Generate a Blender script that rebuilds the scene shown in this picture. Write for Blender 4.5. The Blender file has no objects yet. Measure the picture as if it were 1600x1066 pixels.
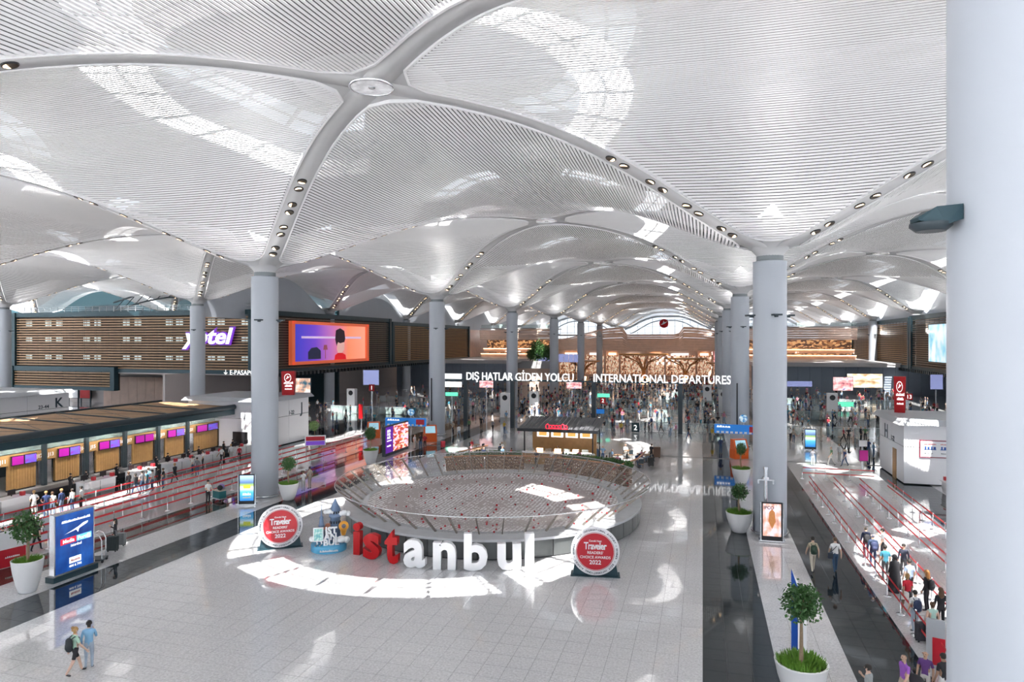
import bpy, bmesh, math, random
import numpy as np
from mathutils import Vector, Matrix
random.seed(7)
PI = math.pi
R = math.radians
SC = bpy.context.scene
C = SC.collection

# ---------------------------------------------------------------- camera, sky, sun, exposure
FPX, CAMH, VPX = 1049.0, 12.0, 1098.0
TH = math.atan((VPX - 800) / FPX)
CT, ST = math.cos(TH), math.sin(TH)
cam = bpy.data.cameras.new('camera')
cam.sensor_width = 36.0
cam.lens = FPX * 36.0 / 1600.0
cam.clip_start = 0.5
cam.clip_end = 900
camo = bpy.data.objects.new('camera', cam)
C.objects.link(camo)
camo.location = (0, 0, CAMH)
camo.rotation_euler = (PI / 2, 0, TH)
SC.camera = camo

world = bpy.data.worlds.new('sky')
SC.world = world
world.use_nodes = True
bgn = world.node_tree.nodes['Background']
bgn.inputs[0].default_value = (0.80, 0.89, 1.0, 1)
bgn.inputs[1].default_value = 0.9

sun = bpy.data.lights.new('sun', 'SUN')
sun.energy = 26.0
sun.angle = R(0.5)
sun.color = (1.0, 0.97, 0.92)
suno = bpy.data.objects.new('sun', sun)
C.objects.link(suno)
SUNDIR = Vector((-0.10, 0.50, -1.0)).normalized()
suno.rotation_euler = SUNDIR.to_track_quat('-Z', 'Y').to_euler()
suno.location = (0, -20, 60)

SC.view_settings.view_transform = 'Standard'
SC.view_settings.look = 'None'
SC.view_settings.gamma = 1.0
SC.view_settings.use_curve_mapping = False
SC.view_settings.exposure = 0.97
cy = SC.cycles
cy.max_bounces = 4
cy.diffuse_bounces = 2
cy.glossy_bounces = 2
cy.transmission_bounces = 2
cy.transparent_max_bounces = 6
cy.use_adaptive_sampling = True
cy.adaptive_threshold = 0.2
cy.caustics_reflective = False
cy.caustics_refractive = False
cy.sample_clamp_indirect = 6.0
cy.use_denoising = True

UPLIGHT_W = 920.0
DOWN_W = 300.0

# ---------------------------------------------------------------- helpers
def P(u, v, z=0.0):
    """ground point (height z) that the photograph shows at pixel u, v"""
    d = FPX * (CAMH - z) / (v - 533.0)
    l = (u - 800.0) / FPX * d
    return Vector((l * CT - d * ST, l * ST + d * CT, z))

def PX(u, X):
    """Y of the point on the plane X=const seen in pixel column u"""
    t = (u - 800.0) / FPX
    return X * (CT + t * ST) / (t * CT - ST)

def PY(u, Y):
    """X of the point on the plane Y=const seen in pixel column u"""
    t = (u - 800.0) / FPX
    return Y * (t * CT - ST) / (CT + t * ST)

def ZV(x, y, v):
    return CAMH - (v - 533.0) * (-x * ST + y * CT) / FPX

_mats = {}
def mat(name, col, rough=0.5, metal=0.0, noise=0.0, scale=8.0, emit=0.0, ecol=None, spec=0.5, coat=0.0, alpha=1.0, trans=0.0, bump=0.0):
    if name in _mats:
        return _mats[name]
    m = bpy.data.materials.new(name)
    m.use_nodes = True
    nt = m.node_tree
    b = nt.nodes['Principled BSDF']
    b.inputs['Base Color'].default_value = (*col, 1)
    b.inputs['Roughness'].default_value = rough
    b.inputs['Metallic'].default_value = metal
    b.inputs['Specular IOR Level'].default_value = spec
    b.inputs['Coat Weight'].default_value = coat
    b.inputs['Coat Roughness'].default_value = 0.05
    b.inputs['Alpha'].default_value = alpha
    b.inputs['Transmission Weight'].default_value = trans
    if emit:
        b.inputs['Emission Color'].default_value = (*(ecol or col), 1)
        b.inputs['Emission Strength'].default_value = emit
    if noise or bump:
        tc = nt.nodes.new('ShaderNodeTexCoord')
        n = nt.nodes.new('ShaderNodeTexNoise')
        n.inputs['Scale'].default_value = scale
        n.inputs['Detail'].default_value = 4
        nt.links.new(tc.outputs['Object'], n.inputs['Vector'])
        if noise:
            mx = nt.nodes.new('ShaderNodeMix')
            mx.data_type = 'RGBA'
            mx.inputs[6].default_value = (*[max(0, c * (1 - noise)) for c in col], 1)
            mx.inputs[7].default_value = (*[min(1, c * (1 + noise)) for c in col], 1)
            nt.links.new(n.outputs['Fac'], mx.inputs[0])
            nt.links.new(mx.outputs[2], b.inputs['Base Color'])
        if bump:
            bp = nt.nodes.new('ShaderNodeBump')
            bp.inputs['Strength'].default_value = bump
            nt.links.new(n.outputs['Fac'], bp.inputs['Height'])
            nt.links.new(bp.outputs['Normal'], b.inputs['Normal'])
    _mats[name] = m
    return m

def ramp_mat(name, stops, tex='NOISE', scale=3.0, emit=1.0, coord='Generated', rough=0.3, vec=None, detail=3.0, rot=None):
    """printed or lit picture surface: a colour ramp over a procedural pattern"""
    if name in _mats:
        return _mats[name]
    m = bpy.data.materials.new(name)
    m.use_nodes = True
    nt = m.node_tree
    b = nt.nodes['Principled BSDF']
    tc = nt.nodes.new('ShaderNodeTexCoord')
    mp = nt.nodes.new('ShaderNodeMapping')
    if vec:
        mp.inputs['Scale'].default_value = vec
    if rot:
        mp.inputs['Rotation'].default_value = rot
    nt.links.new(tc.outputs[coord], mp.inputs[0])
    rp = nt.nodes.new('ShaderNodeValToRGB')
    if tex == 'NOISE':
        n = nt.nodes.new('ShaderNodeTexNoise'); n.inputs['Scale'].default_value = scale; n.inputs['Detail'].default_value = detail
        nt.links.new(mp.outputs[0], n.inputs['Vector']); nt.links.new(n.outputs['Fac'], rp.inputs[0])
    elif tex == 'VORONOI':
        n = nt.nodes.new('ShaderNodeTexVoronoi'); n.inputs['Scale'].default_value = scale
        nt.links.new(mp.outputs[0], n.inputs['Vector'])
        s = nt.nodes.new('ShaderNodeSeparateColor'); nt.links.new(n.outputs['Color'], s.inputs[0]); nt.links.new(s.outputs[0], rp.inputs[0])
    elif tex == 'WAVE':
        n = nt.nodes.new('ShaderNodeTexWave'); n.inputs['Scale'].default_value = scale; n.inputs['Distortion'].default_value = 1.0; n.inputs['Detail'].default_value = detail
        nt.links.new(mp.outputs[0], n.inputs['Vector']); nt.links.new(n.outputs['Fac'], rp.inputs[0])
    else:
        n = nt.nodes.new('ShaderNodeTexGradient')
        nt.links.new(mp.outputs[0], n.inputs['Vector']); nt.links.new(n.outputs['Fac'], rp.inputs[0])
    els = rp.color_ramp.elements
    while len(els) < len(stops):
        els.new(0.5)
    for e, (p, c) in zip(els, stops):
        e.position = p
        e.color = (*c, 1)
    nt.links.new(rp.outputs[0], b.inputs['Base Color'])
    b.inputs['Roughness'].default_value = rough
    if emit:
        nt.links.new(rp.outputs[0], b.inputs['Emission Color'])
        b.inputs['Emission Strength'].default_value = emit * 0.5
    _mats[name] = m
    return m

class MB:
    """collects faces; build() links them as ONE mesh object"""
    def __init__(s):
        s.v, s.f, s.m, s.sm = [], [], [], []
    def add(s, vs, fs, mi=0, M=None, smooth=False):
        o = len(s.v)
        for p in vs:
            p = Vector(p)
            s.v.append(tuple(M @ p) if M else tuple(p))
        for f in fs:
            s.f.append(tuple(i + o for i in f)); s.m.append(mi); s.sm.append(smooth)
        return s
    def box(s, c, d, mi=0, rz=0.0, M=None, taper=1.0):
        x, y, z = d[0] / 2, d[1] / 2, d[2] / 2
        t = taper
        vs = [(-x, -y, -z), (x, -y, -z), (x, y, -z), (-x, y, -z), (-x * t, -y * t, z), (x * t, -y * t, z), (x * t, y * t, z), (-x * t, y * t, z)]
        T = Matrix.Translation(c) @ Matrix.Rotation(rz, 4, 'Z')
        return s.add(vs, [(0, 3, 2, 1), (4, 5, 6, 7), (0, 1, 5, 4), (1, 2, 6, 5), (2, 3, 7, 6), (3, 0, 4, 7)], mi, (M @ T) if M else T)
    def lathe(s, prof, n=20, mi=0, c=(0, 0, 0), M=None, smooth=True, caps=True, sx=1.0, sy=1.0):
        vs, fs = [], []
        for (r, z) in prof:
            for k in range(n):
                a = 2 * PI * k / n
                vs.append((c[0] + r * math.cos(a) * sx, c[1] + r * math.sin(a) * sy, c[2] + z))
        for i in range(len(prof) - 1):
            for k in range(n):
                fs.append((i * n + k, i * n + (k + 1) % n, (i + 1) * n + (k + 1) % n, (i + 1) * n + k))
        s.add(vs, fs, mi, M, smooth)
        if caps:
            for i, fl in ((0, True), (len(prof) - 1, False)):
                if prof[i][0] > 1e-4:
                    ring = vs[i * n:(i + 1) * n]
                    s.add(ring, [tuple(range(n))[::-1] if fl else tuple(range(n))], mi, M)
        return s
    def cyl(s, c, r, h, n=16, mi=0, M=None, r2=None):
        return s.lathe([(r, 0), (r if r2 is None else r2, h)], n, mi, c, M)
    def ball(s, c, r, n=10, mi=0, M=None, rz=None):
        k = max(4, n // 2)
        pr = [(max(1e-5, r * math.sin(PI * i / k)), -(rz or r) * math.cos(PI * i / k)) for i in range(k + 1)]
        return s.lathe(pr, n, mi, c, M, True, False)
    def tube(s, path, r, n=8, mi=0, M=None, closed=False, caps=True):
        path = [Vector(p) for p in path]
        rs = r if isinstance(r, (list, tuple)) else [r] * len(path)
        vs, fs = [], []
        N = len(path)
        for i, p in enumerate(path):
            a = path[i - 1] if (i > 0 or closed) else p
            b = path[(i + 1) % N] if (i < N - 1 or closed) else p
            t = (b - a)
            t = t.normalized() if t.length > 1e-9 else Vector((0, 0, 1))
            up = Vector((0, 0, 1)) if abs(t.z) < 0.9 else Vector((1, 0, 0))
            x = t.cross(up).normalized(); y = x.cross(t)
            for k in range(n):
                an = 2 * PI * k / n
                vs.append(tuple(p + x * rs[i] * math.cos(an) + y * rs[i] * math.sin(an)))
        for i in range(N if closed else N - 1):
            j = (i + 1) % N
            for k in range(n):
                fs.append((i * n + k, i * n + (k + 1) % n, j * n + (k + 1) % n, j * n + k))
        s.add(vs, fs, mi, M, True)
        if caps and not closed:
            s.add(vs[:n], [tuple(range(n))], mi, M)
            s.add(vs[-n:], [tuple(range(n))[::-1]], mi, M)
        return s
    def bar(s, a, b, w, h=None, mi=0):
        """square bar from a to b"""
        a, b = Vector(a), Vector(b)
        h = h or w
        t = (b - a).normalized()
        up = Vector((0, 0, 1)) if abs(t.z) < 0.95 else Vector((0, 1, 0))
        x = t.cross(up).normalized() * w / 2
        y = x.cross(t).normalized() * h / 2
        vs = [a - x - y, a + x - y, a + x + y, a - x + y, b - x - y, b + x - y, b + x + y, b - x + y]
        return s.add(vs, [(0, 1, 2, 3), (7, 6, 5, 4), (0, 4, 5, 1), (1, 5, 6, 2), (2, 6, 7, 3), (3, 7, 4, 0)], mi)
    def prism(s, poly, z0, z1, mi=0, M=None):
        n = len(poly)
        vs = [(x, y, z0) for x, y in poly] + [(x, y, z1) for x, y in poly]
        fs = [tuple(range(n))[::-1], tuple(range(n, 2 * n))] + [(i, (i + 1) % n, n + (i + 1) % n, n + i) for i in range(n)]
        return s.add(vs, fs, mi, M)
    def mesh(s, me, mi=0, M=None):
        return s.add([v.co for v in me.vertices], [tuple(p.vertices) for p in me.polygons], mi, M)
    def data(s, name, mats):
        me = bpy.data.meshes.new(name)
        me.from_pydata(s.v, [], s.f)
        for m in (mats if isinstance(mats, (list, tuple)) else [mats]):
            me.materials.append(m)
        me.polygons.foreach_set('material_index', s.m)
        me.polygons.foreach_set('use_smooth', s.sm)
        me.update()
        return me
    def build(s, name, mats, parent=None, loc=(0, 0, 0), rz=0.0):
        return link(name, s.data(name, mats), parent, loc, rz)

def link(name, me, parent=None, loc=(0, 0, 0), rz=0.0):
    o = bpy.data.objects.new(name, me)
    C.objects.link(o)
    o.location = loc
    o.rotation_euler = (0, 0, rz)
    if parent:
        o.parent = parent
    return o

def empty(name, loc=(0, 0, 0), rz=0.0, parent=None):
    return link(name, None, parent, loc, rz)

def tag(o, label, cat, group=None):
    o['label'] = label
    o['category'] = cat
    if group:
        o['group'] = group
    return o

def struct(o, label=None):
    o['kind'] = 'structure'
    if label:
        o['label'] = label
    return o

def copy_tree(o, parent=None):
    c = o.copy()
    C.objects.link(c)
    if parent:
        c.parent = parent
    for ch in list(o.children):
        copy_tree(ch, c)
    return c

_txt = {}
def text_mesh(body, size=1.0, extrude=0.0, offset=0.0, align='CENTER', shear=0.0, spacing=1.0):
    """lettering as a mesh in the XZ plane facing -Y, baseline at z=0"""
    k = (body, size, extrude, offset, align, shear, spacing)
    if k in _txt:
        return _txt[k]
    cu = bpy.data.curves.new('t', 'FONT')
    cu.body = body; cu.size = size; cu.extrude = extrude; cu.offset = offset; cu.shear = shear
    cu.align_x = align; cu.space_character = spacing; cu.resolution_u = 3
    ob = bpy.data.objects.new('t', cu)
    me = bpy.data.meshes.new_from_object(ob)
    bpy.data.objects.remove(ob)
    bpy.data.curves.remove(cu)
    me.transform(Matrix.Rotation(PI / 2, 4, 'X'))
    _txt[k] = me
    return me

def lettering(body, size, m, parent, loc, rz=0.0, offset=0.0, extrude=0.004, align='CENTER', name='lettering', shear=0.0, spacing=1.0):
    me = text_mesh(body, size, extrude, offset, align, shear, spacing).copy()
    me.materials.clear(); me.materials.append(m)
    return link(name, me, parent, loc, rz)

def marks(w, h, m, parent, loc, n=7, seed=1, name='small_print'):
    """a line of print too small to read: uneven upright strokes, facing -Y"""
    r_ = random.Random(seed); mb = MB()
    x = -w / 2; step = w / n
    for k in range(n):
        sw = step * r_.uniform(.45, .85); hh = h * r_.uniform(.65, 1.0)
        mb.box((x + step * .5, 0, hh / 2), (sw, .006, hh)); mb.box((x + step * .5, 0, h * .12), (step, .006, h * .2))
        x += step
    return mb.build(name, m, parent, loc)

# ---------------------------------------------------------------- shared materials
M_white = mat('white_paint', (0.80, 0.81, 0.83), 0.35, noise=0.03)
M_column = mat('column_cladding', (0.43, 0.465, 0.52), 0.4, noise=0.02, scale=0.7)
M_rib = mat('rib_grey_metal', (0.55, 0.555, 0.57), 0.55, 0.0, noise=0.03, scale=0.6)
M_slat = mat('white_slat', (0.90, 0.90, 0.92), 0.42, 0.0, noise=0.02, scale=0.5, spec=0.6)
M_trim = mat('panel_trim', (0.86, 0.86, 0.88), 0.3, noise=0.02)
M_deck = mat('dark_roof_deck', (0.09, 0.093, 0.10), 0.8, noise=0.2, scale=0.4)
M_dark = mat('dark_metal', (0.035, 0.05, 0.06), 0.4, 0.3, noise=0.1)
M_teal = mat('dark_teal_metal', (0.018, 0.05, 0.065), 0.4, 0.2, noise=0.12)
M_black = mat('black_plastic', (0.012, 0.013, 0.016), 0.35, noise=0.15)
M_chrome = mat('brushed_steel', (0.72, 0.73, 0.75), 0.25, 1.0, noise=0.04)
M_glass = mat('clear_glass', (0.80, 0.92, 0.90), 0.03, 0.0, noise=0.01, alpha=0.22, spec=0.6)
M_gglass = mat('green_glass', (0.55, 0.72, 0.70), 0.05, 0.0, noise=0.02, alpha=0.30)
M_red = mat('red_paint', (0.46, 0.004, 0.008), 0.35, noise=0.05, spec=0.3)
M_belt = mat('red_belt', (0.62, 0.03, 0.04), 0.55, noise=0.08)
M_wood = mat('oak_panel', (0.36, 0.20, 0.075), 0.4, noise=0.25, scale=3.0)
M_oakdark = mat('wood_slat', (0.30, 0.185, 0.095), 0.5, noise=0.25, scale=1.5)
M_lettw = mat('lit_white_letter', (0.9, 0.9, 0.9), 0.4, noise=0.01, emit=0.55, ecol=(1, 1, 1))
M_prtw = mat('white_print', (0.88, 0.88, 0.9), 0.4, noise=0.01)
M_prtk = mat('dark_print', (0.03, 0.05, 0.07), 0.4, noise=0.05)
M_soil = mat('soil', (0.05, 0.035, 0.02), 0.9, noise=0.3)
M_grey = mat('grey_panel', (0.40, 0.42, 0.45), 0.45, noise=0.04, scale=1.0)
M_bluegrey = mat('blue_grey_wall', (0.24, 0.29, 0.36), 0.5, noise=0.06, scale=0.4)
# ---------------------------------------------------------------- grid of the hall
SX, SY, X0, Y0 = 36.694, 35.082, 4.037, 44.843
HX, HY = SX / 2, SY / 2
ZC, ZT = 17.4, 23.45
HH = ZT - ZC
GX = lambda i: X0 + SX * i
GY = lambda j: Y0 + SY * j
_A = np.array([[1, 1, 1, 1], [1, 2, 3, 4], [.25, .25**2, .25**3, .25**4], [.5, .25, .125, .0625]])
_fc = np.linalg.solve(_A, np.array([1, 0, 0.335, 0.74]))
def fs_(s):
    s = min(1.0, max(0.0, s))
    return _fc[0] * s + _fc[1] * s * s + _fc[2] * s**3 + _fc[3] * s**4
def vault_z(x, y):
    """vault height at x, y measured from a column towards a crown"""
    return ZC + HH * fs_(max(abs(x) / HX, abs(y) / HY))

# ---------------------------------------------------------------- floor
def granite(name, c0, c1, sc, rough, coat=0.7):
    m = bpy.data.materials.new(name)
    m.use_nodes = True
    nt = m.node_tree
    b = nt.nodes['Principled BSDF']
    g = nt.nodes.new('ShaderNodeNewGeometry')
    n1 = nt.nodes.new('ShaderNodeTexNoise'); n1.inputs['Scale'].default_value = sc; n1.inputs['Detail'].default_value = 6; n1.inputs['Roughness'].default_value = 0.75
    n2 = nt.nodes.new('ShaderNodeTexNoise'); n2.inputs['Scale'].default_value = 0.35; n2.inputs['Detail'].default_value = 2
    oi = nt.nodes.new('ShaderNodeObjectInfo')
    nt.links.new(g.outputs['Position'], n1.inputs['Vector']); nt.links.new(g.outputs['Position'], n2.inputs['Vector'])
    rp = nt.nodes.new('ShaderNodeValToRGB')
    rp.color_ramp.elements[0].position = 0.33; rp.color_ramp.elements[0].color = (*c0, 1)
    rp.color_ramp.elements[1].position = 0.62; rp.color_ramp.elements[1].color = (*c1, 1)
    nt.links.new(n1.outputs['Fac'], rp.inputs[0])
    mx = nt.nodes.new('ShaderNodeMix'); mx.data_type = 'RGBA'; mx.blend_type = 'MULTIPLY'; mx.inputs[0].default_value = 1.0
    r2 = nt.nodes.new('ShaderNodeValToRGB')
    r2.color_ramp.elements[0].color = (0.9, 0.9, 0.92, 1); r2.color_ramp.elements[1].color = (1.0, 1.0, 1.0, 1)
    nt.links.new(n2.outputs['Fac'], r2.inputs[0])
    nt.links.new(rp.outputs[0], mx.inputs[6]); nt.links.new(r2.outputs[0], mx.inputs[7])
    nt.links.new(mx.outputs[2], b.inputs['Base Color'])
    b.inputs['Roughness'].default_value = rough
    b.inputs['Specular IOR Level'].default_value = 0.7 if coat > 0.5 else 0.35
    b.inputs['Coat Weight'].default_value = coat
    b.inputs['Coat Roughness'].default_value = 0.03
    b.inputs['Coat IOR'].default_value = 1.6
    return m
M_gran = granite('pale_granite', (0.50, 0.50, 0.51), (0.78, 0.78, 0.79), 11.0, 0.07)
M_gdark = granite('black_granite', (0.008, 0.015, 0.019), (0.022, 0.032, 0.038), 14.0, 0.05, 0.12)
M_greflect = granite('black_granite_brown_reflection', (0.035, 0.025, 0.02), (0.08, 0.06, 0.05), 14.0, 0.06, 0.25)  # the counters' brown reflection is put into this strip's granite colour
M_joint = mat('floor_joint', (0.16, 0.16, 0.165), 0.8, noise=0.1)
ZONES = [(-200, -50.5, 0), (-50.5, -45.0, 1), (-45.0, -35.7, 0), (-35.7, -33.1, 2), (-33.1, -30.4, 0), (-30.4, -27.8, 1), (-27.8, 0.0, 0), (0.0, 2.62, 1),
         (2.62, 5.24, 0), (5.24, 7.86, 1), (7.86, 15.0, 0), (15.0, 18.2, 1), (18.2, 120, 0)]
GM = [M_gran, M_gdark, M_greflect]
floor = struct(empty('floor'))
MB().add([(-200, -40, -0.012), (120, -40, -0.012), (120, 300, -0.012), (-200, 300, -0.012)], [(0, 1, 2, 3)]).build('screed', M_joint, floor)
TY0, TY1, TP = 12.0, 72.0, 0.9
def seen(x, y, z=0.0, m=0):
    d = -x * ST + y * CT
    if d < 1: return None
    u = 800 + FPX * (x * CT + y * ST) / d
    v = 533 + FPX * (CAMH - z) / d
    return (d, u, v) if -m < u < 1600 + m and -m < v < 1066 + m else None
cand = []
field = MB(); field_n = 0
for (a, b, mi) in ZONES:
    tiled = a >= -40 and b <= 20
    if tiled:
        n = max(1, round((b - a) / 0.88)); w = (b - a) / n
        for i in range(n):
            for k in range(int((TY1 - TY0) / TP)):
                cx, cy_ = a + (i + .5) * w, TY0 + (k + .5) * TP
                sn = seen(cx, cy_, 0, 60)
                cand.append(((sn[0] if sn else 1e6), cx, cy_, w, mi))
        rng = [(-40, TY0), (TY1, 300)]
    else:
        rng = [(-40, 300)]
    for (y0, y1) in rng:
        MB().add([(a, y0, 0), (b, y0, 0), (b, y1, 0), (a, y1, 0)], [(0, 1, 2, 3)]).build('paving', GM[mi], floor)
cand.sort(key=lambda t: t[0])
tile_me = {}
GAP = 0.006
for n, (d, cx, cy_, w, mi) in enumerate(cand):
    hw, hl = w / 2 - GAP, TP / 2 - GAP
    vs = [(-hw, -hl, -.012), (hw, -hl, -.012), (hw, hl, -.012), (-hw, hl, -.012), (-hw, -hl, 0), (hw, -hl, 0), (hw, hl, 0), (-hw, hl, 0)]
    fc = [(4, 5, 6, 7), (0, 1, 5, 4), (1, 2, 6, 5), (2, 3, 7, 6), (3, 0, 4, 7)]
    if n < 300:
        key = (round(w, 3), mi)
        if key not in tile_me:
            tile_me[key] = MB().add(vs, fc).data('floor_tile', GM[mi])
        link('floor_tile', tile_me[key], floor, (cx, cy_, 0))
    elif d < 1e6:
        field.add([(x + cx, y + cy_, z) for x, y, z in vs], fc, mi)
    else:
        field.add([(x + cx, y + cy_, z) for x, y, z in vs[4:]], [(0, 1, 2, 3)], mi)
ff = field.build('tile_field', GM, floor)
ff['kind'] = 'stuff'

# ---------------------------------------------------------------- ceiling: vault panels of slats between grey ribs
ceiling = struct(empty('ceiling', (0, 0, ZC)))
SAG = 0.55
RAD = 2.3
def panel_amax(b, A, B):
    Ai, Bi = A - 0.95, B - 0.95
    b = abs(b)
    if b >= Bi - RAD * (math.sqrt(2) - 1): return 0.0
    if b < RAD / math.sqrt(2):
        return (Ai - RAD * math.sqrt(2)) + math.sqrt(max(0, RAD * RAD - b * b))
    b0 = Bi - RAD * math.sqrt(2)
    if b > b0 + RAD / math.sqrt(2):
        return math.sqrt(max(0, RAD * RAD - (b - b0) ** 2))
    return Ai * (1 - b / Bi)
def panel_z(a, b, A, B):
    s = 1 - abs(b) / B
    am = max(0.3, A * s)
    return HH * fs_(s) - SAG * max(0, 1 - (a / am) ** 2) * s
PITCH, SW, SD = 0.216, 0.135, 0.022
def slat_mb(b, A, B, seg, mb=None):
    """one slat along the a axis (local x) at local y=b"""
    mb = mb or MB()
    am = panel_amax(b, A, B) - 0.06
    if am < 0.25: return None
    n = max(2, int(seg * am / A))
    vs, fs = [], []
    for k in range(n + 1):
        a = -am + 2 * am * k / n
        z0, z1 = panel_z(a, b - SW / 2, A, B), panel_z(a, b + SW / 2, A, B)
        vs += [(a, b - SW / 2, z0), (a, b + SW / 2, z1), (a, b + SW / 2, z1 + SD), (a, b - SW / 2, z0 + SD)]
    for k in range(n):
        o = k * 4
        fs += [(o, o + 4, o + 5, o + 1), (o + 1, o + 5, o + 6, o + 2), (o + 2, o + 6, o + 7, o + 3), (o + 3, o + 7, o + 4, o)]
    fs += [(0, 1, 2, 3), (n * 4 + 3, n * 4 + 2, n * 4 + 1, n * 4)]
    return mb.add(vs, fs, 0)
def trim_mb(A, B, n=40):
    """the white edge strip that runs round a panel"""
    Bm = B - 0.95 - RAD * (math.sqrt(2) - 1) - 1e-3
    bs = [Bm * math.sin(PI / 2 * (2 * k / n - 1)) for k in range(n + 1)]
    loop = [(panel_amax(b, A, B), b) for b in bs] + [(-panel_amax(b, A, B), b) for b in bs[::-1]]
    N = len(loop)
    vs, fs = [], []
    for i, (a, b) in enumerate(loop):
        r = math.hypot(a, b)
        a2, b2 = a * (1 + 0.13 / r), b * (1 + 0.13 / r)
        z = panel_z(a, b, A, B)
        vs += [(a, b, z - 0.03), (a2, b2, z - 0.03), (a2, b2, z + 0.14), (a, b, z + 0.14)]
    for i in range(N):
        o, q = i * 4, ((i + 1) % N) * 4
        for k in range(4):
            fs.append((o + k, o + (k + 1) % 4, q + (k + 1) % 4, q + k))
    return MB().add(vs, fs, 0, None, False)
PAN = {}
for kind, A, B in (('X', HX, HY), ('Y', HY, HX)):
    nb = int(B / PITCH)
    near = []
    far = MB()
    for k in range(-nb, nb + 1):
        m = slat_mb(k * PITCH, A, B, 18)
        if m:
            near.append(m.data('slat', M_slat))
            slat_mb(k * PITCH, A, B, 12, far)
    PAN[kind] = (trim_mb(A, B).data('vault_panel', M_trim), near, far.data('slats', M_slat))
def panel(kind, x, y, near):
    rz = 0.0 if kind == 'X' else PI / 2
    p = link('vault_panel', PAN[kind][0], ceiling, (x, y, 0), rz)
    if near:
        for me in PAN[kind][1]:
            link('slat', me, p)
    else:
        link('slats', PAN[kind][2], p)['kind'] = 'stuff'

# rib from a column (0,0) to the crown (HX,HY); the other quarters are mirrored copies
def rib_data(n=26, hw=0.66):
    L = math.hypot(HX, HY)
    dx, dy = HX / L, HY / L
    vs, fs = [], []
    for k in range(n + 1):
        t = k / n
        q = 0.6 + (L - 0.6) * t
        cx, cy_ = dx * q, dy * q
        z = vault_z(cx + 0.5 * dx, cy_ + 0.5 * dy) - ZC + 0.02
        for o in (-hw, hw):
            vs.append((cx - dy * o, cy_ + dx * o, z))
        for o in (hw, -hw):
            vs.append((cx - dy * o, cy_ + dx * o, z + 0.2))
    for k in range(n):
        o = k * 4
        for c in range(4):
            fs.append((o + c, o + (c + 1) % 4, o + 4 + (c + 1) % 4, o + 4 + c))
    return MB().add(vs, fs, 0, None, True), (dx, dy, L)
_rb, (RDX, RDY, RL) = rib_data()
RIB = _rb.data('rib', M_rib)
M_reflector = mat('downlight_reflector', (0.10, 0.08, 0.06), 0.3, 0.6, noise=0.2)
M_warm = mat('warm_lamp', (1.0, 0.75, 0.5), 0.4, noise=0.01, emit=3.0, ecol=(1.0, 0.72, 0.45))
def dl_mb(mb, M=None):
    mb.lathe([(0.30, 0.03), (0.30, -0.02), (0.27, -0.05), (0.25, -0.045)], 16, 0, (0, 0, 0), M, True, False)
    mb.lathe([(0.001, -0.02), (0.25, -0.045)], 16, 1, (0, 0, 0), M, True, False)
    vs = [(0.23 * math.cos(t), 0.23 * math.sin(t), -0.048) for t in [PI * (0.08 + 0.84 * k / 8) for k in range(9)]] + [(0.0, 0.07, -0.05)]
    mb.add([(x, y - 0.0, z) for x, y, z in vs], [tuple(range(10))], 2, M)
    return mb
DLM = [M_black, M_reflector, M_warm]
DL = dl_mb(MB()).data('downlight', DLM)
dl_pos = []
for q in (3.2, 4.1, 5.9, 6.8, 8.6, 9.5, 11.3, 12.2):
    x, y = RDX * q, RDY * q
    zq = lambda r: vault_z(RDX * (r + .5), RDY * (r + .5)) - ZC
    sl = (zq(q + .2) - zq(q - .2)) / .4
    n_ = Vector((-sl * RDX, -sl * RDY, 1)).normalized()
    dl_pos.append(Matrix.Translation((x, y, zq(q))) @ n_.to_track_quat('Z', 'Y').to_matrix().to_4x4() @ Matrix.Rotation((q * 2.7) % 3, 4, 'Z'))
fm = MB()
for M_ in dl_pos: dl_mb(fm, M_)
DLS = fm.data('downlights', DLM)
# funnel on each column and star-shaped plate with a round light at each crown
FUN = MB().lathe([(0.80, -0.12), (0.82, 0.0), (1.1, 0.30), (1.6, 0.66), (2.2, vault_z(2.2, 0) - ZC + 0.10)], 28, 0, (0, 0, 0), None, True, False).data('rib_foot', M_rib)
CRN = MB().lathe([(0.001, HH + 0.04), (1.5, HH + 0.04), (3.4, HH + 0.03)], 40, 0, (0, 0, 0), None, True, False).data('crown_plate', M_rib)
M_ocu = ramp_mat('crown_light_lens', [(0.3, (0.45, 0.45, 0.47)), (0.7, (0.80, 0.80, 0.83))], 'NOISE', 5.0, 0.35)
OCU = MB().lathe([(0.001, -0.05), (0.93, -0.05)], 36, 0, (0, 0, HH), None, True, False).lathe([(0.93, -0.05), (0.93, -0.09), (1.0, -0.09), (1.0, 0.02)], 36, 1, (0, 0, HH), None, True, False).lathe([(0.10, -0.08), (0.16, -0.08), (0.16, -0.05)], 16, 1, (0, 0, HH), None, True, False).data('crown_light', [M_ocu, M_chrome])

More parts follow.
